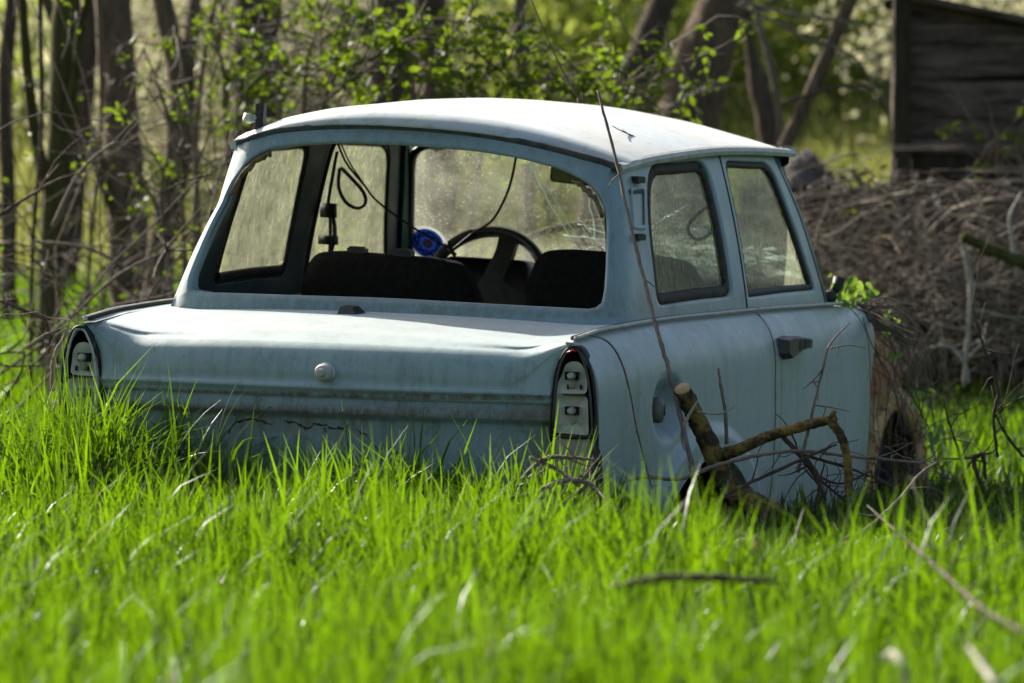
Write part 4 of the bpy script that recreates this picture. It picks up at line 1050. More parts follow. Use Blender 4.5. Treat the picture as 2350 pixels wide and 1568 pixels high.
tree('tree', 'thick mossy trunk at the far left, nearest of the trees', tr((110, 900, 15.5), (118, 560, 15.5), (140, 300, 15.5), (155, 0, 15.5)), [pxr(50, 15.5), pxr(54, 15.5), pxr(62, 15.5), pxr(70, 15.5)], M['bark_moss'], 1,
     forks=[(tr((125, 470, 15.5), (85, 330, 15.4), (62, 150, 15.3), (50, -20, 15.2)), [pxr(34, 15), pxr(28, 15), pxr(24, 15), pxr(20, 15)]), (tr((140, 330, 15.5), (170, 200, 15.4), (185, 60, 15.3), (205, -20, 15.2)), [pxr(26, 15), pxr(22, 15), pxr(18, 15), pxr(16, 15)])])
tree('tree', 'tall brown trunk with a thinner side limb sloping up to the left', tr((292, 820, 18), (295, 560, 18), (278, 280, 18), (258, 0, 18)), [pxr(86, 18), pxr(92, 18), pxr(84, 18), pxr(86, 18)], M['bark'], 2,
     forks=[(tr((300, 545, 18), (250, 430, 17.8), (195, 290, 17.6), (150, 120, 17.4)), [pxr(60, 18), pxr(44, 18), pxr(34, 18), pxr(26, 18)])])
tree('tree', 'leaning brown trunk forked above eye level, just left of the cabin', tr((352, 820, 17), (372, 560, 17), (402, 400, 17), (418, 210, 17), (392, 90, 17), (368, -20, 17)), [pxr(62, 17), pxr(66, 17), pxr(62, 17), pxr(60, 17), pxr(48, 17), pxr(44, 17)], M['bark'], 3,
     forks=[(tr((418, 230, 17), (432, 120, 17), (448, -20, 17.2)), [pxr(44, 17), pxr(38, 17), pxr(32, 17)])])
tree('tree', 'broad dark trunk behind the left end of the roof', tr((590, 800, 20), (588, 500, 20), (586, 250, 20), (590, 0, 20)), [pxr(110, 20), pxr(106, 20), pxr(104, 20), pxr(112, 20)], M['bark_dark'], 4)
tree('tree', 'dark trunk hidden behind spring leaves above the roof', tr((890, 800, 21), (892, 400, 21), (896, 200, 21), (905, -20, 21)), [pxr(110, 21)] * 3 + [pxr(88, 21)], M['bark_dark'], 5)
tree('tree', 'second dark trunk above the middle of the roof', tr((1010, 800, 22), (1010, 300, 22), (995, 100, 22), (985, -20, 22)), [pxr(70, 22)] * 4, M['bark_dark'], 6)
tree('tree', 'dark trunk leaning right above the aerial', tr((1330, 700, 22), (1400, 300, 22), (1465, 150, 22), (1530, -20, 22)), [pxr(90, 22), pxr(76, 22), pxr(72, 22), pxr(64, 22)], M['bark_dark'], 7)
tree('tree', 'thickest brown trunk leaning right beyond the roof', tr((1520, 800, 19), (1560, 400, 19), (1590, 220, 19), (1640, 60, 19), (1672, -30, 19)), [pxr(150, 19), pxr(150, 19), pxr(140, 19), pxr(112, 19), pxr(104, 19)], M['bark'], 8,
     forks=[(tr((1545, 300, 19), (1560, 150, 19.2), (1612, 20, 19.3), (1640, -60, 19.4)), [pxr(60, 19), pxr(50, 19), pxr(36, 19), pxr(30, 19)])])
tree('sapling', 'short dark leaning sapling between the thick trunk and the hut', tr((1800, 700, 21), (1770, 330, 21), (1740, 200, 21), (1722, 110, 21)), [pxr(50, 21), pxr(52, 21), pxr(44, 21), pxr(22, 21)], M['bark_dark'], 9, top=2.3, limbs=2, leaves=20)
tree('sapling', 'slender sapling leaning right in front of the sunlit meadow', tr((1760, 480, 17.5), (1800, 340, 17.5), (1870, 190, 17.5), (1955, -10, 17.5)), [pxr(32, 17.5), pxr(32, 17.5), pxr(32, 17.5), pxr(34, 17.5)], M['bark'], 10, top=4.2, limbs=4, leaves=90)
tree('sapling', 'pale thin sapling left of the leaning one', tr((1800, 700, 18.5), (1790, 300, 18.5), (1775, 180, 18.5), (1752, 90, 18.5)), [pxr(16, 18.5)] * 4, M['twig'], 12, top=2.6, limbs=2, leaves=20)
tree('tree', 'dark trunk cut by the left edge of the picture', tr((18, 900, 19), (20, 500, 19), (12, 200, 19), (30, -20, 19)), [pxr(34, 19)] * 4, M['bark_dark'], 13)
tree('tree', 'dark slim trunk between the mossy and the tall brown one', tr((150, 900, 21), (165, 500, 21), (185, 250, 21), (215, -20, 21)), [pxr(52, 21)] * 4, M['bark_dark'], 14)

for k, (pts_, w_, lab) in enumerate([
    ([(462, 900, 15.8), (458, 560, 15.8), (450, 330, 15.8), (470, 120, 15.8), (500, -20, 15.8)], 11, 'thin upright sapling stem just left of the cabin'),
    ([(70, 900, 14.6), (75, 560, 14.6), (95, 300, 14.6), (92, -20, 14.6)], 10, 'thin reddish sapling in front of the mossy trunk'),
    ([(196, 900, 16.2), (205, 600, 16.2), (232, 300, 16.2), (225, -20, 16.2)], 9, 'thin sapling in front of the tall brown trunk'),
    ([(690, 900, 17.5), (735, 300, 17.5), (775, 130, 17.5), (812, -20, 17.5)], 12, 'slanting thin sapling over the left half of the roof'),
    ([(1215, 900, 19), (1210, 300, 19), (1190, 100, 19), (1195, -20, 19)], 30, 'slim dark trunk above the rear-view mirror')]):
    tree('sapling', lab, tr(*pts_), [pxr(w_, pts_[0][2])] * len(pts_), M['bark_dark' if k % 2 else 'bark'], 140 + k, top=3.6, limbs=3, leaves=60, group='thin saplings behind the car')

# ---- shrubs: individual, with stems and sparse leaves
def shrub(name, label, base, n, height, seed, leaf_n=0, lean=(0, 0), spread=.5, bark='twig', leaf=.035, group=None, cat='shrub', arch=.05, r0=.0055, jit=.12, twigs=4, leafmat='leaf'):
    rr = random.Random(seed); g = np.random.default_rng(seed); bz = ground_z(base[0], base[1])
    root = empty(name, (base[0], base[1], bz), 0, label, cat, group); mb = MB(); tips = []
    for k in range(n):
        p0 = (rr.gauss(0, .12), rr.gauss(0, .12), -.02); d = (lean[0] + rr.gauss(0, spread), lean[1] + rr.gauss(0, spread), 1)
        h = height * rr.uniform(.6, 1.1); L = wander(p0, d, h, 12, jit, rr, arch)
        L[:, 2] = np.maximum(L[:, 2], .02)
        mb.tube(L, np.linspace(r0 * rr.uniform(.6, 1.2), .0018, 13), 5)
        for q in range(twigs):
            j = rr.randint(3, 11); T = wander(L[j], (rr.gauss(0, 1), rr.gauss(0, 1), rr.gauss(.4, .6)), height * rr.uniform(.1, .32), 6, jit * 1.4, rr, arch * .5)
            mb.tube(T, np.linspace(.0035, .0012, 7), 4); tips += list(T[1:])
    mb.build('stems', M[bark], root)
    if leaf_n and tips:
        tips = np.array(tips); pk = tips[g.integers(0, len(tips), leaf_n)] + g.normal(0, .025, (leaf_n, 3))
        leaf_mesh('leaves', pk, leaf, g, M[leafmat], root)
    return root
def gp(u, Y): return ((u - 1175) / F_PX * Y, Y)
BG = 'bare thorn shrubs in the undergrowth at the left'
for k, (u, Y, lab, ln, bk, n_) in enumerate([
    (-20, 13.2, 'tangled bare shrub at the left edge with reddish arching stems', 30, 'twig_dark', 12),
    (90, 14.0, 'grey bare shrub in front of the mossy trunk', 50, 'twig', 10),
    (215, 15.0, 'thin brown shrub between the two tall trunks', 60, 'twig_dark', 8),
    (330, 15.8, 'low shrub with a few fresh leaves near the forked trunk', 110, 'twig_dark', 8),
    (455, 15.2, 'sparse shrub with upright shoots beside the cabin', 90, 'twig_dark', 6),
    (40, 17.0, 'dense brown thicket far left behind the other shrubs', 40, 'twig_dark', 14),
    (520, 18.0, 'loose leafy shrub beyond the left rear pillar', 150, 'twig', 7)]):
    shrub('bare_shrub', lab, gp(u, Y), n_, 2.3, 40 + k, ln, (rnd.uniform(-.2, .5), 0), .5, bk, .035, BG, arch=.06, jit=.17, twigs=5)
# leafy branches that fill the space above the roof
def leafy(name, label, stems, seed, leaves, size=.036, spread=.07):
    """stems: lists of (u, v, Y); the first point of each stem stands on the ground behind the car"""
    rr = random.Random(seed); g = np.random.default_rng(seed); b0 = stems[0][0]; base = np.array(P(*b0)); base[2] = 0
    root = empty(name, tuple(base), 0, label, 'shrub', 'leafy spring shrubs behind the car'); mb = MB(); tips = []
    for st_ in stems:
        pts = [np.array(P(*q)) for q in st_]; pts[0][2] = 0.0; path = smooth_path(pts, 6)
        mb.tube(path - base, np.linspace(.014, .003, len(path)), 6)
        for q in range(16):
            j = rr.randint(len(path) // 3, len(path) - 1)
            T = wander(path[j], (rr.gauss(0, 1), rr.gauss(0, .6), rr.gauss(.1, .8)), rr.uniform(.12, .42), 6, .22, rr, .02)
            mb.tube(T - base, np.linspace(.004, .0015, 7), 4); tips += list(T[2:])
    mb.build('branches', M['twig'], root)
    tips = np.array(tips); cl = tips[g.integers(0, len(tips), leaves // 5)]
    pk = np.repeat(cl, 5, 0) + g.normal(0, .020, (len(cl) * 5, 3)); leaf_mesh('leaves', pk - base, size, g, M['leaf'], root)
leafy('leafy_shrub', 'dense fresh-leaved shrub spreading over the middle of the roof', [[(1000, 900, 14), (1050, 300, 14), (1130, 160, 13.9), (1260, 110, 13.8)], [(1000, 900, 14), (980, 260, 14), (1010, 120, 13.8), (1090, 20, 13.8)], [(1010, 900, 14), (1120, 280, 14), (1240, 190, 13.8), (1330, 170, 13.8)], [(1000, 900, 14), (950, 230, 14), (930, 110, 14), (980, 0, 13.8)]], 61, 1250, .044)
leafy('leafy_shrub', 'loose shrub with leaves over the left part of the roof', [[(700, 900, 14.5), (740, 260, 14.5), (860, 130, 14.3), (1000, 60, 14.2)], [(690, 900, 14.5), (700, 200, 14.5), (760, 80, 14.4), (880, 10, 14.2)], [(700, 900, 14.5), (640, 240, 14.5), (720, 170, 14.3), (860, 90, 14.2)]], 62, 420, .042)
leafy('leafy_shrub', 'bright leafy shrub in front of the broad dark trunk at the left of the roof', [[(540, 900, 15), (560, 300, 15), (590, 120, 15), (640, 20, 15)], [(540, 900, 15), (520, 250, 15), (500, 100, 15), (520, -10, 15)], [(545, 900, 15), (600, 260, 15), (620, 160, 15), (600, 60, 15)]], 63, 520, .042)
leafy('leafy_shrub', 'trailing leafy shrub over the right half of the roof', [[(1400, 900, 14.3), (1400, 300, 14.2), (1450, 180, 14.2), (1540, 100, 14.1)], [(1400, 900, 14.3), (1330, 300, 14.2), (1340, 180, 14), (1400, 130, 14)], [(1410, 900, 14.3), (1430, 280, 14.2), (1490, 230, 14.1), (1500, 160, 14.1)]], 64, 360, .042)
leafy('leafy_shrub', 'thin shrub with single leaf sprays left of the cabin', [[(430, 900, 14.6), (420, 500, 14.6), (380, 250, 14.6), (330, 110, 14.6)], [(430, 900, 14.6), (380, 560, 14.6), (330, 420, 14.6), (290, 360, 14.6)], [(440, 900, 14.6), (450, 400, 14.6), (420, 180, 14.6), (400, 60, 14.6)]], 65, 180)
leafy('leafy_shrub', 'small leafy sprays in front of the wooden hut', [[(2290, 900, 18), (2290, 380, 17), (2270, 330, 17)], [(2290, 900, 18), (2340, 420, 17), (2330, 350, 17)]], 66, 110, .045)

# ---- individual dead branches and stems
def dead(name, label, paths, rads, mat, cat='branch', group=None, twigs=0, seed=1, tl=.2, n=7):
    base = np.array(paths[0][0]); rr = random.Random(seed)
    mb = MB()
    for pth, rd in zip(paths, rads):
        sp_ = smooth_path(pth, 7); m = len(sp_); r = I(np.linspace(0, 1, m), np.linspace(0, 1, len(rd)), rd) * (1 + .08 * np.array([rr.gauss(0, 1) for _ in range(m)]))
        sp_ = sp_ + np.array([[rr.gauss(0, .12) * r[i] for _ in range(3)] for i in range(m)])
        mb.tube(sp_ - base, np.maximum(r, .0008), n)
        for q in range(twigs):
            j = rr.randint(m // 4, m - 1); T = wander(sp_[j], (rr.gauss(0, 1), rr.gauss(0, .5), rr.gauss(.1, .8)), tl * rr.uniform(.4, 1.2), 5, .25, rr)
            mb.tube(T - base, np.linspace(max(.0016, min(.004, r[j] * .5)), .0009, 6), 5)
    o = mb.build(name, mat, None); o.location = tuple(base)
    return setp(o, label, cat, group)

# the sawn lichen-covered branch standing beside the car
base = np.array(P(1720, 1190, 9.35)); base[2] = 0
br = empty('sawn_branch', tuple(base), 0, 'stout lichen-covered branch with a sawn end, propped against the side of the car', 'branch')
def lump(mb, pts, r, n=12, seed=2):
    rr = random.Random(seed); sp_ = smooth_path(pts, 9); m = len(sp_); r = .86 * I(np.linspace(0, 1, m), np.linspace(0, 1, len(r)), r)
    V, F = tube(sp_ - base, r, n); V = [np.array(v) + np.array([rr.gauss(0, 1) for _ in range(3)]) * r[i // n] * .07 for i, v in enumerate(V)]
    mb.add(V, F)
mb = MB()
lump(mb, tr((1567, 893, 9.36), (1590, 945, 9.40), (1625, 1015, 9.42), (1658, 1090, 9.4), (1700, 1140, 9.38), (1770, 1175, 9.34), (1830, 1210, 9.3)), [.0235, .0255, .028, .030, .036, .031, .022], 14)
lump(mb, tr((1650, 1045, 9.40), (1700, 1030, 9.33), (1760, 1003, 9.28), (1830, 982, 9.24), (1885, 968, 9.22), (1918, 962, 9.2)), [.020, .0165, .0155, .015, .014, .011], 12, 3)
lump(mb, tr((1905, 966, 9.21), (1932, 1005, 9.2), (1945, 1060, 9.2), (1948, 1140, 9.2)), [.013, .0125, .012, .010], 10, 4)
lump(mb, tr((1905, 966, 9.21), (1912, 950, 9.2), (1916, 942, 9.2)), [.011, .008, .006], 8, 5)
mb.build('limb', M['lichen'], br)
mb = MB(); c0 = np.array(P(1567, 893, 9.36)) - base; c1 = np.array(P(1590, 945, 9.40)) - base; d_ = (c0 - c1) / np.linalg.norm(c0 - c1)
mb.tube([c0 - d_ * .002, c0 + d_ * .004, c0 + d_ * .0045], [.0205, .0198, .001], 16); mb.build('sawn_end', M['cut'], br)
G1 = 'thin dead twigs lying against the side of the car'
dead('dead_twig', 'thin grey twig rising across the door from the fork of the sawn branch', [tr((1830, 1085, 9.25), (1850, 1010, 9.25), (1868, 930, 9.25), (1890, 840, 9.26), (1905, 790, 9.27), (1950, 740, 9.28)), tr((1905, 800, 9.27), (1950, 792, 9.28), (1985, 800, 9.28)), tr((1868, 930, 9.25), (1905, 935, 9.26), (1950, 945, 9.27)), tr((1890, 845, 9.25), (1870, 870, 9.25), (1852, 885, 9.24))],
     [[.0045, .004, .0038, .0032, .0028, .0015], [.002, .0015, .001], [.002, .0015, .001], [.002, .002, .0015]], M['twig'], group=G1, twigs=1, seed=3, tl=.05)
dead('dead_twig', 'upright bare twig in front of the quarter panel', [tr((1668, 1020, 9.45), (1665, 950, 9.45), (1655, 890, 9.45), (1648, 845, 9.45))], [[.005, .0045, .004, .0025]], M['twig'], group=G1, seed=4)
dead('dead_twig', 'long pale twig running level from the sawn branch to the front wheel', [tr((1420, 1110, 9.1), (1480, 1095, 9.15), (1560, 1100, 9.2), (1640, 1070, 9.2), (1740, 1045, 9.2), (1830, 1035, 9.2), (1930, 1045, 9.3), (2060, 1058, 9.4), (2125, 1063, 9.5))], [[.0035, .0045, .0045, .005, .0045, .0042, .004, .0035, .002]], M['twig'], group=G1, twigs=7, seed=5, tl=.12)
dead('dead_twig', 'curved twig looping low from the branch foot to the right', [tr((1560, 1215, 9.1), (1640, 1150, 9.15), (1740, 1100, 9.2), (1850, 1050, 9.2), (1920, 1020, 9.25)), tr((1850, 1050, 9.2), (1880, 1100, 9.2), (1870, 1180, 9.2)), tr((1880, 1100, 9.2), (1940, 1150, 9.25))], [[.006, .005, .0045, .004, .0025], [.0045, .004, .003], [.0035, .003]], M['twig_dark'], group=G1, twigs=6, seed=6, tl=.12)
dead('dead_twig', 'branching dark twig hanging below the bent limb', [tr((1792, 995, 9.27), (1830, 1040, 9.25), (1870, 1090, 9.25), (1895, 1150, 9.25)), tr((1830, 1040, 9.25), (1900, 1060, 9.27), (1990, 1090, 9.3), (2050, 1120, 9.3)), tr((1870, 1090, 9.25), (1930, 1110, 9.25), (2000, 1080, 9.25))], [[.006, .006, .006, .004], [.004, .004, .003, .002], [.003, .003, .002]], M['twig_dark'], group=G1, twigs=7, seed=8, tl=.14)
dead('dead_twig', 'peeling white twig at the sawn end', [tr((1600, 920, 9.36), (1575, 965, 9.36), (1565, 1000, 9.36), (1572, 1035, 9.36)), tr((1600, 945, 9.36), (1650, 950, 9.35), (1690, 930, 9.35))], [[.0022, .005, .005, .0015], [.003, .0025, .0015]], M['twig_pale'], group=G1, seed=9)
dead('dry_cane', 'tall thin dry stem leaning on the right rear corner of the roof', [tr((1604, 1175, 9.22), (1585, 1060, 9.3), (1560, 950, 9.38), (1530, 830, 9.46), (1505, 745, 9.52), (1478, 640, 9.6), (1445, 510, 9.68), (1412, 360, 9.78), (1388, 270, 9.82), (1372, 208, 9.85))], [[.0075, .0065, .006, .0055, .005, .005, .0045, .004, .0038, .003]], M['twig'], 'cane', None, 3, 12, .05)
dead('dry_cane', 'fine dark creeper stem running down the quarter panel', [tr((1350, 768, 8.98), (1395, 785, 8.98), (1425, 830, 9.0), (1445, 900, 9.02), (1460, 980, 9.04), (1480, 1060, 9.06), (1500, 1140, 9.08))], [[.0012, .0022, .0022, .0022, .002, .002, .0015]], M['twig_dark'], 'cane', None, 3, 13, .04)
dead('fallen_branch', 'forked dead branch lying in the grass below the right tail light', [tr((1165, 1145, 8.7), (1230, 1130, 8.7), (1290, 1105, 8.7), (1350, 1110, 8.7), (1400, 1160, 8.65), (1470, 1215, 8.6), (1550, 1300, 8.5)), tr((1200, 1100, 8.75), (1245, 1055, 8.75), (1300, 1050, 8.75), (1370, 1056, 8.75)), tr((1215, 1050, 8.75), (1275, 1075, 8.75), (1330, 1115, 8.7)), tr((1230, 1200, 8.6), (1300, 1150, 8.7), (1350, 1110, 8.7))],
     [[.004, .0055, .006, .0065, .0065, .006, .004], [.006, .005, .0045, .003], [.004, .0045, .005], [.005, .005, .005]], M['twig'], twigs=4, seed=14, tl=.1)
dead('fallen_branch', 'long bare branch arching through the grass at the right', [tr((1905, 1250, 8.4), (1985, 1215, 8.5), (2060, 1150, 8.7), (2110, 1090, 8.8), (2150, 1060, 8.9))], [[.002, .004, .0042, .004, .002]], M['twig'], seed=15, twigs=3, tl=.12)
dead('fallen_branch', 'dark branch slanting down towards the bottom right corner', [tr((1990, 1160, 8.2), (2080, 1240, 7.0), (2170, 1320, 6.3), (2260, 1400, 5.7), (2350, 1450, 5.3)), tr((2170, 1320, 6.3), (2190, 1290, 6.3), (2240, 1180, 6.3))], [[.0012, .0026, .003, .0032, .003], [.002, .0018, .001]], M['twig_dark'], seed=16, twigs=4, tl=.2)
dead('fallen_branch', 'short mossy stick half hidden in the foreground grass', [tr((1412, 1350, 5.9), (1500, 1330, 5.9), (1600, 1325, 5.9), (1700, 1330, 5.9), (1780, 1335, 5.9))], [[.006, .0075, .0065, .006, .004]], M['twig_dark'], seed=17, twigs=2, tl=.06)
dead('dry_stick', 'bent bleached stick standing in the grass near the bottom right', [tr((2085, 1620, 4.9), (2082, 1570, 4.9), (2070, 1525, 4.9), (2048, 1500, 4.95), (2035, 1512, 5))], [[.004, .0055, .0055, .005, .003]], M['twig_pale'], 'stick', seed=18)
dead('dry_stick', 'straight bleached stick at the bottom right', [tr((2225, 1488, 5), (2255, 1530, 4.9), (2285, 1572, 4.8)), ], [[.003, .005, .0045]], M['twig_pale'], 'stick', seed=19)
dead('dead_cane', 'bleached curving stem in front of the bramble heap', [tr((2210, 890, 15.1), (2222, 760, 15.1), (2228, 660, 15.1), (2215, 585, 15.1), (2205, 550, 15.1))], [[.007, .010, .012, .012, .005]], M['twig_pale'], 'cane', seed=20, twigs=2, tl=.3)
dead('dead_cane', 'pale hooked stem above the fallen log', [tr((2335, 640, 15.1), (2325, 560, 15.1), (2318, 500, 15.1), (2345, 440, 15.1))], [[.006, .010, .009, .004]], M['twig_pale'], 'cane', seed=21, twigs=1, tl=.2)
dead('dead_cane', 'pale forked stem rising from the grass at the edge of the brambles', [tr((2222, 880, 15.1), (2210, 830, 15.1), (2175, 795, 15.1), (2120, 800, 15.1)), tr((2212, 830, 15.1), (2250, 790, 15.1), (2265, 740, 15.1))], [[.008, .009, .007, .003], [.006, .005, .003]], M['twig_pale'], 'cane', seed=22, twigs=2, tl=.2)
dead('dead_cane', 'dark thorny stem hanging in the right edge of the picture', [tr((2290, 1050, 11), (2280, 960, 11), (2290, 890, 11), (2255, 790, 11), (2230, 700, 11)), tr((2350, 1050, 11), (2310, 1000, 11), (2283, 950, 11))], [[.004, .005, .005, .004, .002], [.004, .004, .003]], M['twig_dark'], 'cane', seed=23, twigs=5, tl=.2)
dead('dead_cane', 'dark wiry stem beside the front wheel', [tr((2230, 1150, 11), (2205, 1050, 11), (2175, 960, 11), (2165, 915, 11)), tr((2250, 1110, 11), (2235, 1060, 11), (2255, 1045, 11), (2262, 1100, 11))], [[.003, .004, .003, .002], [.005, .007, .007, .004]], M['twig_dark'], 'cane', seed=24, twigs=5, tl=.15)
dead('fallen_log', 'straight mossy log resting on the bramble heap at the right edge', [tr((2205, 540, 15.1), (2280, 575, 15.1), (2370, 612, 15.1), (2460, 650, 15.1))], [[.020, .024, .026, .026]], M['bark_moss'], 'log', seed=25, n=10)
for k, (lab, q) in enumerate([
    ('thin pale branch reaching in from the left edge below the trunks', [(-20, 505, 12.5), (60, 455, 12.5), (130, 415, 12.5), (190, 395, 12.5)]),
    ('long arching branch low on the left in front of the trunks', [(80, 555, 13.5), (200, 570, 13.5), (300, 620, 13.5), (400, 680, 13.6)]),
    ('sloping grey branch rising to the right beside the left tail light', [(60, 800, 13), (160, 730, 13), (260, 640, 13), (350, 590, 13), (450, 550, 13.2)]),
    ('pale looping branch at the far left above the grass', [(0, 690, 12.5), (60, 715, 12.5), (105, 740, 12.5), (110, 800, 12.5), (60, 850, 12.5)]),
    ('thin dark shoot standing beside the left tail light', [(120, 900, 10.4), (125, 820, 10.4), (150, 770, 10.4), (160, 730, 10.4)]),
    ('reddish arching shoot above the left undergrowth', [(120, 520, 13), (180, 400, 13), (260, 330, 13), (290, 345, 13)]),
    ('grey branch sloping over the left part of the roof', [(700, 260, 15), (800, 190, 15), (900, 120, 15), (1010, 60, 15)]),
    ('grey branch running level across the meadow gap at the upper right', [(1700, 5, 17), (1800, 30, 17), (1900, 45, 17), (2030, 60, 17)]),
    ('drooping branch above the meadow gap', [(1690, 10, 17.2), (1780, 50, 17.2), (1850, 90, 17.2), (1960, 130, 17.2), (2045, 260, 17.2)]),
    ('bare twig bridging the leaning sapling and the hut', [(1790, 240, 17.2), (1880, 210, 17.2), (1970, 195, 17.2), (2010, 215, 17.2), (2040, 260, 17.2)]),
    ('pale broken twig in front of the thickest trunk', [(1530, 250, 16.5), (1600, 210, 16.5), (1680, 175, 16.5)])]):
    if q[0][1] < 300 and q[0][0] > 600 or q[0][0] < 200:
        dead('bare_branch', lab, [tr(*q)], [[.009, .008, .006, .003] if q[0][0] > 600 else [.0065, .006, .005, .002]], M['twig' if k % 3 else 'twig_dark'], 'branch', 'bare branches reaching through the background', 5, 70 + k, .3)

a0 = car_world(.50, 1.12, 1.107); dead('roof_twig', 'small dead twigs caught on the right edge of the roof', [[a0, car_world(.53, 1.16, 1.103), car_world(.55, 1.25, 1.10)], [a0, car_world(.45, 1.02, 1.135), car_world(.43, .98, 1.15)], [car_world(.47, 1.2, 1.125), car_world(.53, 1.16, 1.106), car_world(.555, 1.08, 1.096)]], [[.0015, .0015, .001]] * 3, M['twig_dark'], 'twig', seed=33, twigs=2, tl=.04)
# mossy branch on the bonnet seen through the broken windscreen
mb = MB(); a0 = np.array(car_world(-.38, 2.41, .74)); pts = [car_world(x, y, z) for x, y, z in ((-.40, 2.42, .735), (-.355, 2.375, .783), (-.257, 2.345, .82), (-.187, 2.335, .836), (-.117, 2.335, .85), (-.045, 2.34, .856), (.10, 2.36, .860), (.30, 2.38, .84), (.45, 2.42, .79), (.55, 2.5, .70))]
mb.tube(smooth_path(np.array(pts) - a0, 6), I(np.linspace(0, 1, len(pts) * 6 - 5), [0, 1], [.009, .015]), 10); o = mb.build('mossy_branch', M['bark_moss'], None); o.location = tuple(a0)
setp(o, 'mossy branch lying on the bonnet behind the smashed windscreen', 'branch')

# dead vines and hop plant over the bared front wing
vb = np.array(car_world(.70, 2.36, 0.0)); vb[2] = 0
rr = random.Random(31); g = np.random.default_rng(31)
vine = empty('dead_vine', tuple(vb), 0, 'mat of dead vine stems trailing over the rusty front wing', 'vine'); mb = MB()
for k in range(36):
    y0 = rr.uniform(2.30, 2.55); p0 = np.array(car_world(rr.uniform(.58, .71), y0, .64)); L = rr.uniform(.4, 1.0)
    mid = np.array(car_world(rr.uniform(.68, .82), y0 + rr.uniform(.15, .55), rr.uniform(.42, .60))); end = np.array(car_world(rr.uniform(.70, .86), y0 + rr.uniform(.0, .8), rr.uniform(.0, .32)))
    pts = smooth_path([p0, mid, end], 6); pts += g.normal(0, .006, pts.shape); mb.tube(pts - vb, np.linspace(.0028, .0012, len(pts)), 4)
for k in range(16):
    pts = tr((1935 + rr.uniform(-12, 12), 702 + rr.uniform(-4, 3), 11.5), (1985 + rr.uniform(-15, 15), 722 + rr.uniform(-10, 8), 11.5), (2040 + rr.uniform(-15, 15), 750 + rr.uniform(-14, 14), 11.45), (2060 + rr.uniform(-10, 60), 780 + rr.uniform(-15, 25), 11.4)); mb.tube(smooth_path(pts, 5) - vb, np.linspace(.0035, .0015, 16), 4)
for k in range(26):
    y0 = rr.uniform(2.32, 2.5); p0 = np.array(car_world(rr.uniform(.60, .70), y0, .648)); p2 = np.array(car_world(rr.uniform(.62, .72), y0 + rr.uniform(.25, .62), rr.uniform(.52, .60))); mb.tube(smooth_path([p0, (p0 + p2) / 2 + np.array([0, 0, .015]), p2], 5) - vb, .002, 4)
for k in range(34):
    p0 = np.array(car_world(rr.uniform(.73, .80), rr.uniform(2.4, 3.2), rr.uniform(.02, .2))); T = wander(p0, (rr.gauss(0, 1), rr.gauss(0, .5), rr.gauss(0, .7)), rr.uniform(.1, .3), 6, .4, rr); mb.tube(T - vb, .0016, 4)
mb.build('vine_stems', M['twig'], vine)
def palm_leaf(c, size, nrm, up, rr):
    """lobed five-pointed leaf with serrated edge"""
    nrm = np.array(nrm, float); nrm /= np.linalg.norm(nrm); up = np.array(up, float); up -= nrm * up.dot(nrm); up /= np.linalg.norm(up); sd = np.cross(nrm, up)
    V = [np.array(c)]; nL = 40
    for k in range(nL):
        a_ = -2.6 + 5.2 * k / (nL - 1); lob = abs(math.cos(a_ * 1.45)) ** .6; r = size * (.52 + .48 * lob) * (1 - .12 * abs(a_) / 2.6) * (1 + (.06 if k % 2 else -.04))
        V.append(np.array(c) + up * r * math.cos(a_) + sd * r * math.sin(a_) + nrm * size * .16 * math.cos(a_ * 3.0) * r / size)
    return V, [(0, k, k + 1) for k in range(1, nL)]
hb = np.array(car_world(.70, 2.33, .63)); hop = empty('climbing_plant', tuple(hb), 0, 'fresh green lobed-leaf climber at the foot of the windscreen pillar', 'plant')
ms, ml = MB(), MB()
sp1 = [(1900, 700, 11.55), (1925, 690, 11.5), (1950, 672, 11.45), (1990, 668, 11.4)]; sp2 = [(1915, 700, 11.55), (1985, 715, 11.45), (2020, 740, 11.4), (2055, 755, 11.35), (2100, 800, 11.3)]; sp3 = [(1980, 730, 11.4), (2005, 800, 11.3), (2040, 830, 11.3), (2080, 880, 11.3), (2140, 905, 11.3)]; sp4 = [(2080, 880, 11.3), (2110, 940, 11.2), (2140, 1000, 11.2)]
for s_ in (sp1, sp2, sp3, sp4): ms.tube(smooth_path(tr(*s_), 6) - hb, .0018, 5)
for (u, v, sz) in [(1925, 668, .034), (1948, 656, .034), (1972, 668, .032), (1998, 665, .028), (1935, 690, .028), (1962, 684, .026), (1988, 688, .020), (1918, 682, .022), (1955, 700, .02), (2040, 722, .016), (2058, 735, .014), (1905, 632, .008), (2045, 820, .018), (2062, 815, .014), (2118, 905, .014), (2135, 900, .014), (2095, 925, .012), (2142, 1005, .024), (2160, 990, .02), (2105, 1050, .016), (2035, 768, .014)]:
    V, F = palm_leaf(np.array(P(u, v, 11.35 + rr.uniform(-.05, .05))) - hb, sz, (rr.gauss(0, .5), -1, rr.gauss(.7, .4)), (rr.gauss(0, .6), .1, rr.gauss(.2, .6)), rr); ml.add(V, F)
ms.build('shoots', M['leaf'], hop); ml.build('leaves', M['hop'], hop)

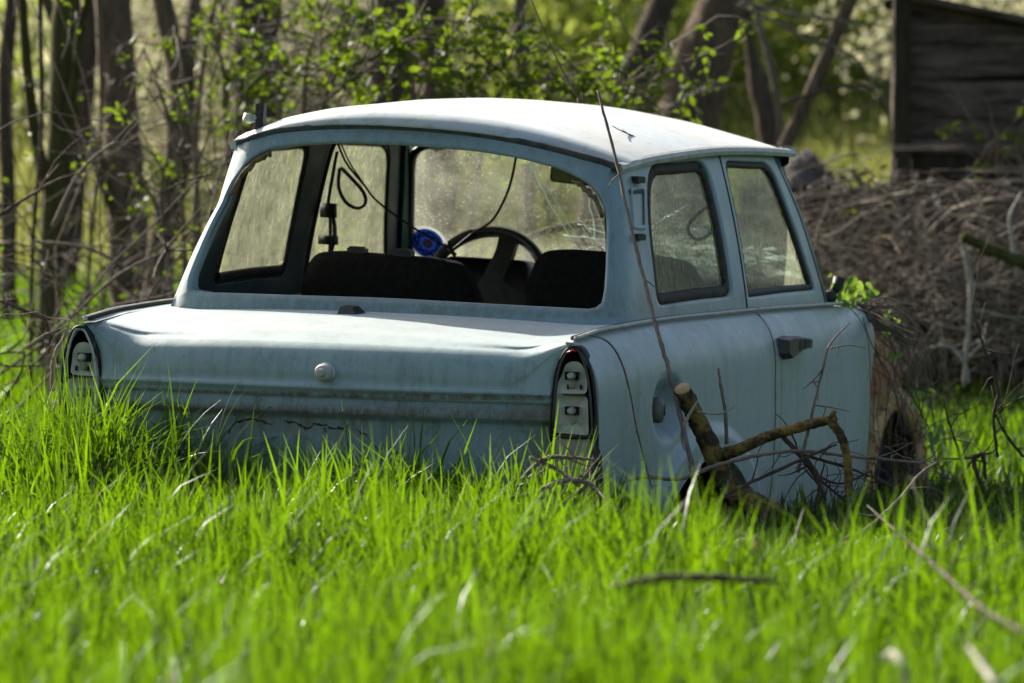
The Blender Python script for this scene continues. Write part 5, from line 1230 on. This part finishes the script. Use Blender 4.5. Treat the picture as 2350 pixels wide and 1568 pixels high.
# ================================================================== HUT, LOW WALL, BRAMBLES, HEAP
YH = 17.5
hut_b = np.array(P(2080, 500, YH)); hut_b[2] = 0
hut = empty('wooden_hut', tuple(hut_b), 0, 'weathered dark timber hut with a sloping roof edge behind the brambles', 'hut')
def hp(u, v, Y): return np.array(P(u, v, Y)) - hut_b
wid = hp(2650, 0, YH)[0]
b = MB(); zt_l = hp(2090, 8, YH)[2]; zt_r = zt_l - (wid) * .21; zb_ = hp(0, 352, YH)[2]
n_b = 8
for k in range(n_b):   # wide boards, each slightly tilted and proud of the next
    za = zb_ + (zt_l - zb_) * k / n_b; zc = zb_ + (zt_l - zb_) * (k + 1) / n_b - .003; tl = rr.uniform(-.03, .03); y0 = .05 + (.012 if k % 2 else 0)
    x0, x1 = .015, wid; lim = lambda x: zt_l - x * .21
    V = [(x0, y0, za), (x1, y0, min(za + tl, lim(x1))), (x1, y0, min(zc + tl, lim(x1))), (x0, y0, min(zc, lim(x0)))]
    # subdivide along x so the slope of the roof cuts the boards properly
    G = []
    for x in np.linspace(x0, x1, 24):
        lo_, hi_ = za + tl * x / wid, zc + tl * x / wid; G.append([(x, y0, min(lo_, lim(x))), (x, y0, min(hi_, lim(x))), (x, y0 + .025, min(hi_, lim(x)))])
    b.grid(G)
b.build('boards', M['board'], hut, False)
b = MB(); b.add([(x, y, z) for y in (.09, .12) for x, z in ((0, zb_), (wid, zb_), (wid, zt_r), (0, zt_l))], [(0, 1, 2, 3), (7, 6, 5, 4), (0, 4, 5, 1), (1, 5, 6, 2), (2, 6, 7, 3), (3, 7, 4, 0)]); b.build('inner_lining', M['dark'], hut, False)
b = MB(); pw = hp(2090, 0, YH)[0] - hp(2052, 0, YH)[0]; b.box((hp(2052, 0, YH)[0], -.02, 0), (hp(2052, 0, YH)[0] + pw, .06, zt_l + .45)); b.build('corner_post', M['post'], hut, False)
b = MB(); G = [[(x, -.05, zt_l - x * .21 + .02), (x, -.05, zt_l - x * .21 + .05), (x, .9, zt_l - x * .21 + .05), (x, .9, zt_l - x * .21 + .02)] for x in (-.02, wid + .1)]; b.grid(G); b.build('roof', M['board'], hut, False)
b = MB(); b.box((.02, .9, 0), (wid, .93, zt_r)); b.box((wid - .03, .12, 0), (wid, .9, zt_r)); b.box((.02, .12, 0), (.05, .9, zt_l - .02)); b.build('side_walls', M['board'], hut, False)
b = MB(); b.box((.03, .07, 0), (wid, .09, zb_)); b.build('plinth', M['post'], hut, False)

YW = 17.0
wl0 = np.array(P(1835, 430, YW)); wall = MB(); top = P(0, 425, YW)[2]; x0, x1 = P(1700, 0, YW)[0], P(2600, 0, YW)[0]
for k in range(9):
    a_, c_ = top * k / 9, top * (k + 1) / 9 - .008; wall.box((x0 - wl0[0], .0 + .006 * (k % 2), a_), (x1 - wl0[0], .03, c_))
o = wall.build('board_fence', plain('red_brown_board', (.050, .028, .019), .9, .2, .45, 3, 0, .6, None, (1, 1, 12)), None, False); o.location = (wl0[0], YW, 0); setp(o, 'low red-brown board fence buried under dead brambles', 'fence')
hb_ = np.array(P(1855, 430, 19.0)); b = MB(); V = []; F = []; n_ = 18
for j in range(10):
    ph = math.pi / 2 * j / 9
    for i in range(n_):
        th_ = 2 * math.pi * i / n_; r = (1 + .12 * rr.gauss(0, 1)); V.append((.26 * r * math.cos(ph) * math.cos(th_), .35 * r * math.cos(ph) * math.sin(th_), P(0, 352, 19)[2] * (.25 + .75 * math.sin(ph)) * (1 + .02 * rr.gauss(0, 1)) if j else 0))
for j in range(9):
    for i in range(n_): F.append((j * n_ + i, j * n_ + (i + 1) % n_, (j + 1) * n_ + (i + 1) % n_, (j + 1) * n_ + i))
b.add(V, F); o = b.build('rubble_heap', M['heap'], None); o.location = (hb_[0] - .02, 19.0, 0); setp(o, 'grey rubble heap behind the right end of the roof', 'heap')
# dead bramble tangle
rr = random.Random(77); mb = MB()
for k in range(980):
    u = rr.uniform(1790, 2720); Y = rr.uniform(15.4, 16.9); x = (u - 1175) / F_PX * Y; topz = 1.03 + .08 * math.sin(u * .02) + rr.uniform(-.12, .06)
    kind = rr.random()
    if kind < .55:
        p0 = (x, Y, rr.uniform(.05, .6)); d = (rr.gauss(0, .7), rr.gauss(0, .3), 1); L = wander(p0, d, rr.uniform(.5, 1.1), 9, .16, rr, .10)
    else:
        p0 = (x, Y, rr.uniform(.3, topz)); d = (rr.choice((-1, 1)), rr.gauss(0, .3), rr.gauss(0, .35)); L = wander(p0, d, rr.uniform(.3, .9), 8, .18, rr, .06)
    L[:, 2] = np.clip(L[:, 2], .01, topz + .02)
    mb.tube(L, np.linspace(rr.uniform(.0025, .0055) * (2 if rr.random() < .12 else 1), .0015, len(L)), 4)
o = mb.build('bramble_tangle', plain('bramble_stem', (.13, .095, .068), .85, .2, .4, 5, 0, .2, (.30, .25, .19)), None); setp(o, 'tangle of dead grey-brown bramble stems over the low fence', None, None, 'stuff')
g = np.random.default_rng(78)
n = 6500; X = (g.uniform(1780, 2720, n) - 1175) / F_PX * 16.6; Y = g.uniform(16.2, 17.0, n); Z = g.uniform(0, 1, n) ** .8 * (1.0 + .08 * np.sin(X * 5))
o = leaf_mesh('bramble_litter', np.stack([X, Y, Z], 1), .035, g, foliage('dead_leaf', (.030, .020, .014), (.060, .040, .028), (.06, .04, .024), .2, .7)); setp(o, 'withered brown leaves caught in the dead brambles', None, None, 'stuff')

# ================================================================== FAR BACKGROUND
def clump_field(name, label, boxes, size, mat, seed):
    g = np.random.default_rng(seed); pts = []
    for (u0, u1, v0, v1, Y0, Y1, n) in boxes:
        Y = g.uniform(Y0, Y1, n // 20); u = g.uniform(u0, u1, n // 20); v = g.uniform(v0, v1, n // 20)
        c = np.stack([(u - 1175) / F_PX * Y, Y, CAM_H + (480 - v) / F_PX * Y], 1)
        pts.append(np.repeat(c, 45, 0) + g.normal(0, 1, (len(c) * 45, 3)) * np.array([.42, .42, .30]))
    o = leaf_mesh(name, np.vstack(pts), size, g, mat, None, 0, .7); return setp(o, label, None, None, 'stuff')
clump_field('far_green_scrub', 'blurred green scrub at the far edge of the meadow', [(-500, 2900, -700, 600, 36, 46, 22000), (1600, 2080, -300, 250, 36, 42, 5000), (1150, 1600, -200, 200, 34, 40, 3000), (-200, 500, 0, 300, 32, 38, 2000)], .12, M['far_leaf'], 91)
clump_field('far_dry_scrub', 'blurred pale dry scrub beyond the trees', [(-500, 2900, -700, 100, 46, 52, 15000), (250, 560, -300, 400, 26, 32, 4200), (620, 900, -300, 260, 26, 32, 4200), (2050, 2500, -300, 80, 26, 32, 2500)], .07, M['far_dry'], 92)
g = np.random.default_rng(93); n = 60000; Y = g.uniform(22, 56, n); X = g.uniform(-.2, .2, n) * Y + g.uniform(-1, 1, n)
blades('far_meadow_grass', X, Y, g.uniform(.15, .4, n), g.uniform(.015, .03, n), g, foliage('pale_meadow', (.09, .11, .03), (.15, .14, .06), (.30, .32, .07), .55, .6, None, .2), .4, 0, 'sunlit meadow grass far behind the trees', 3)
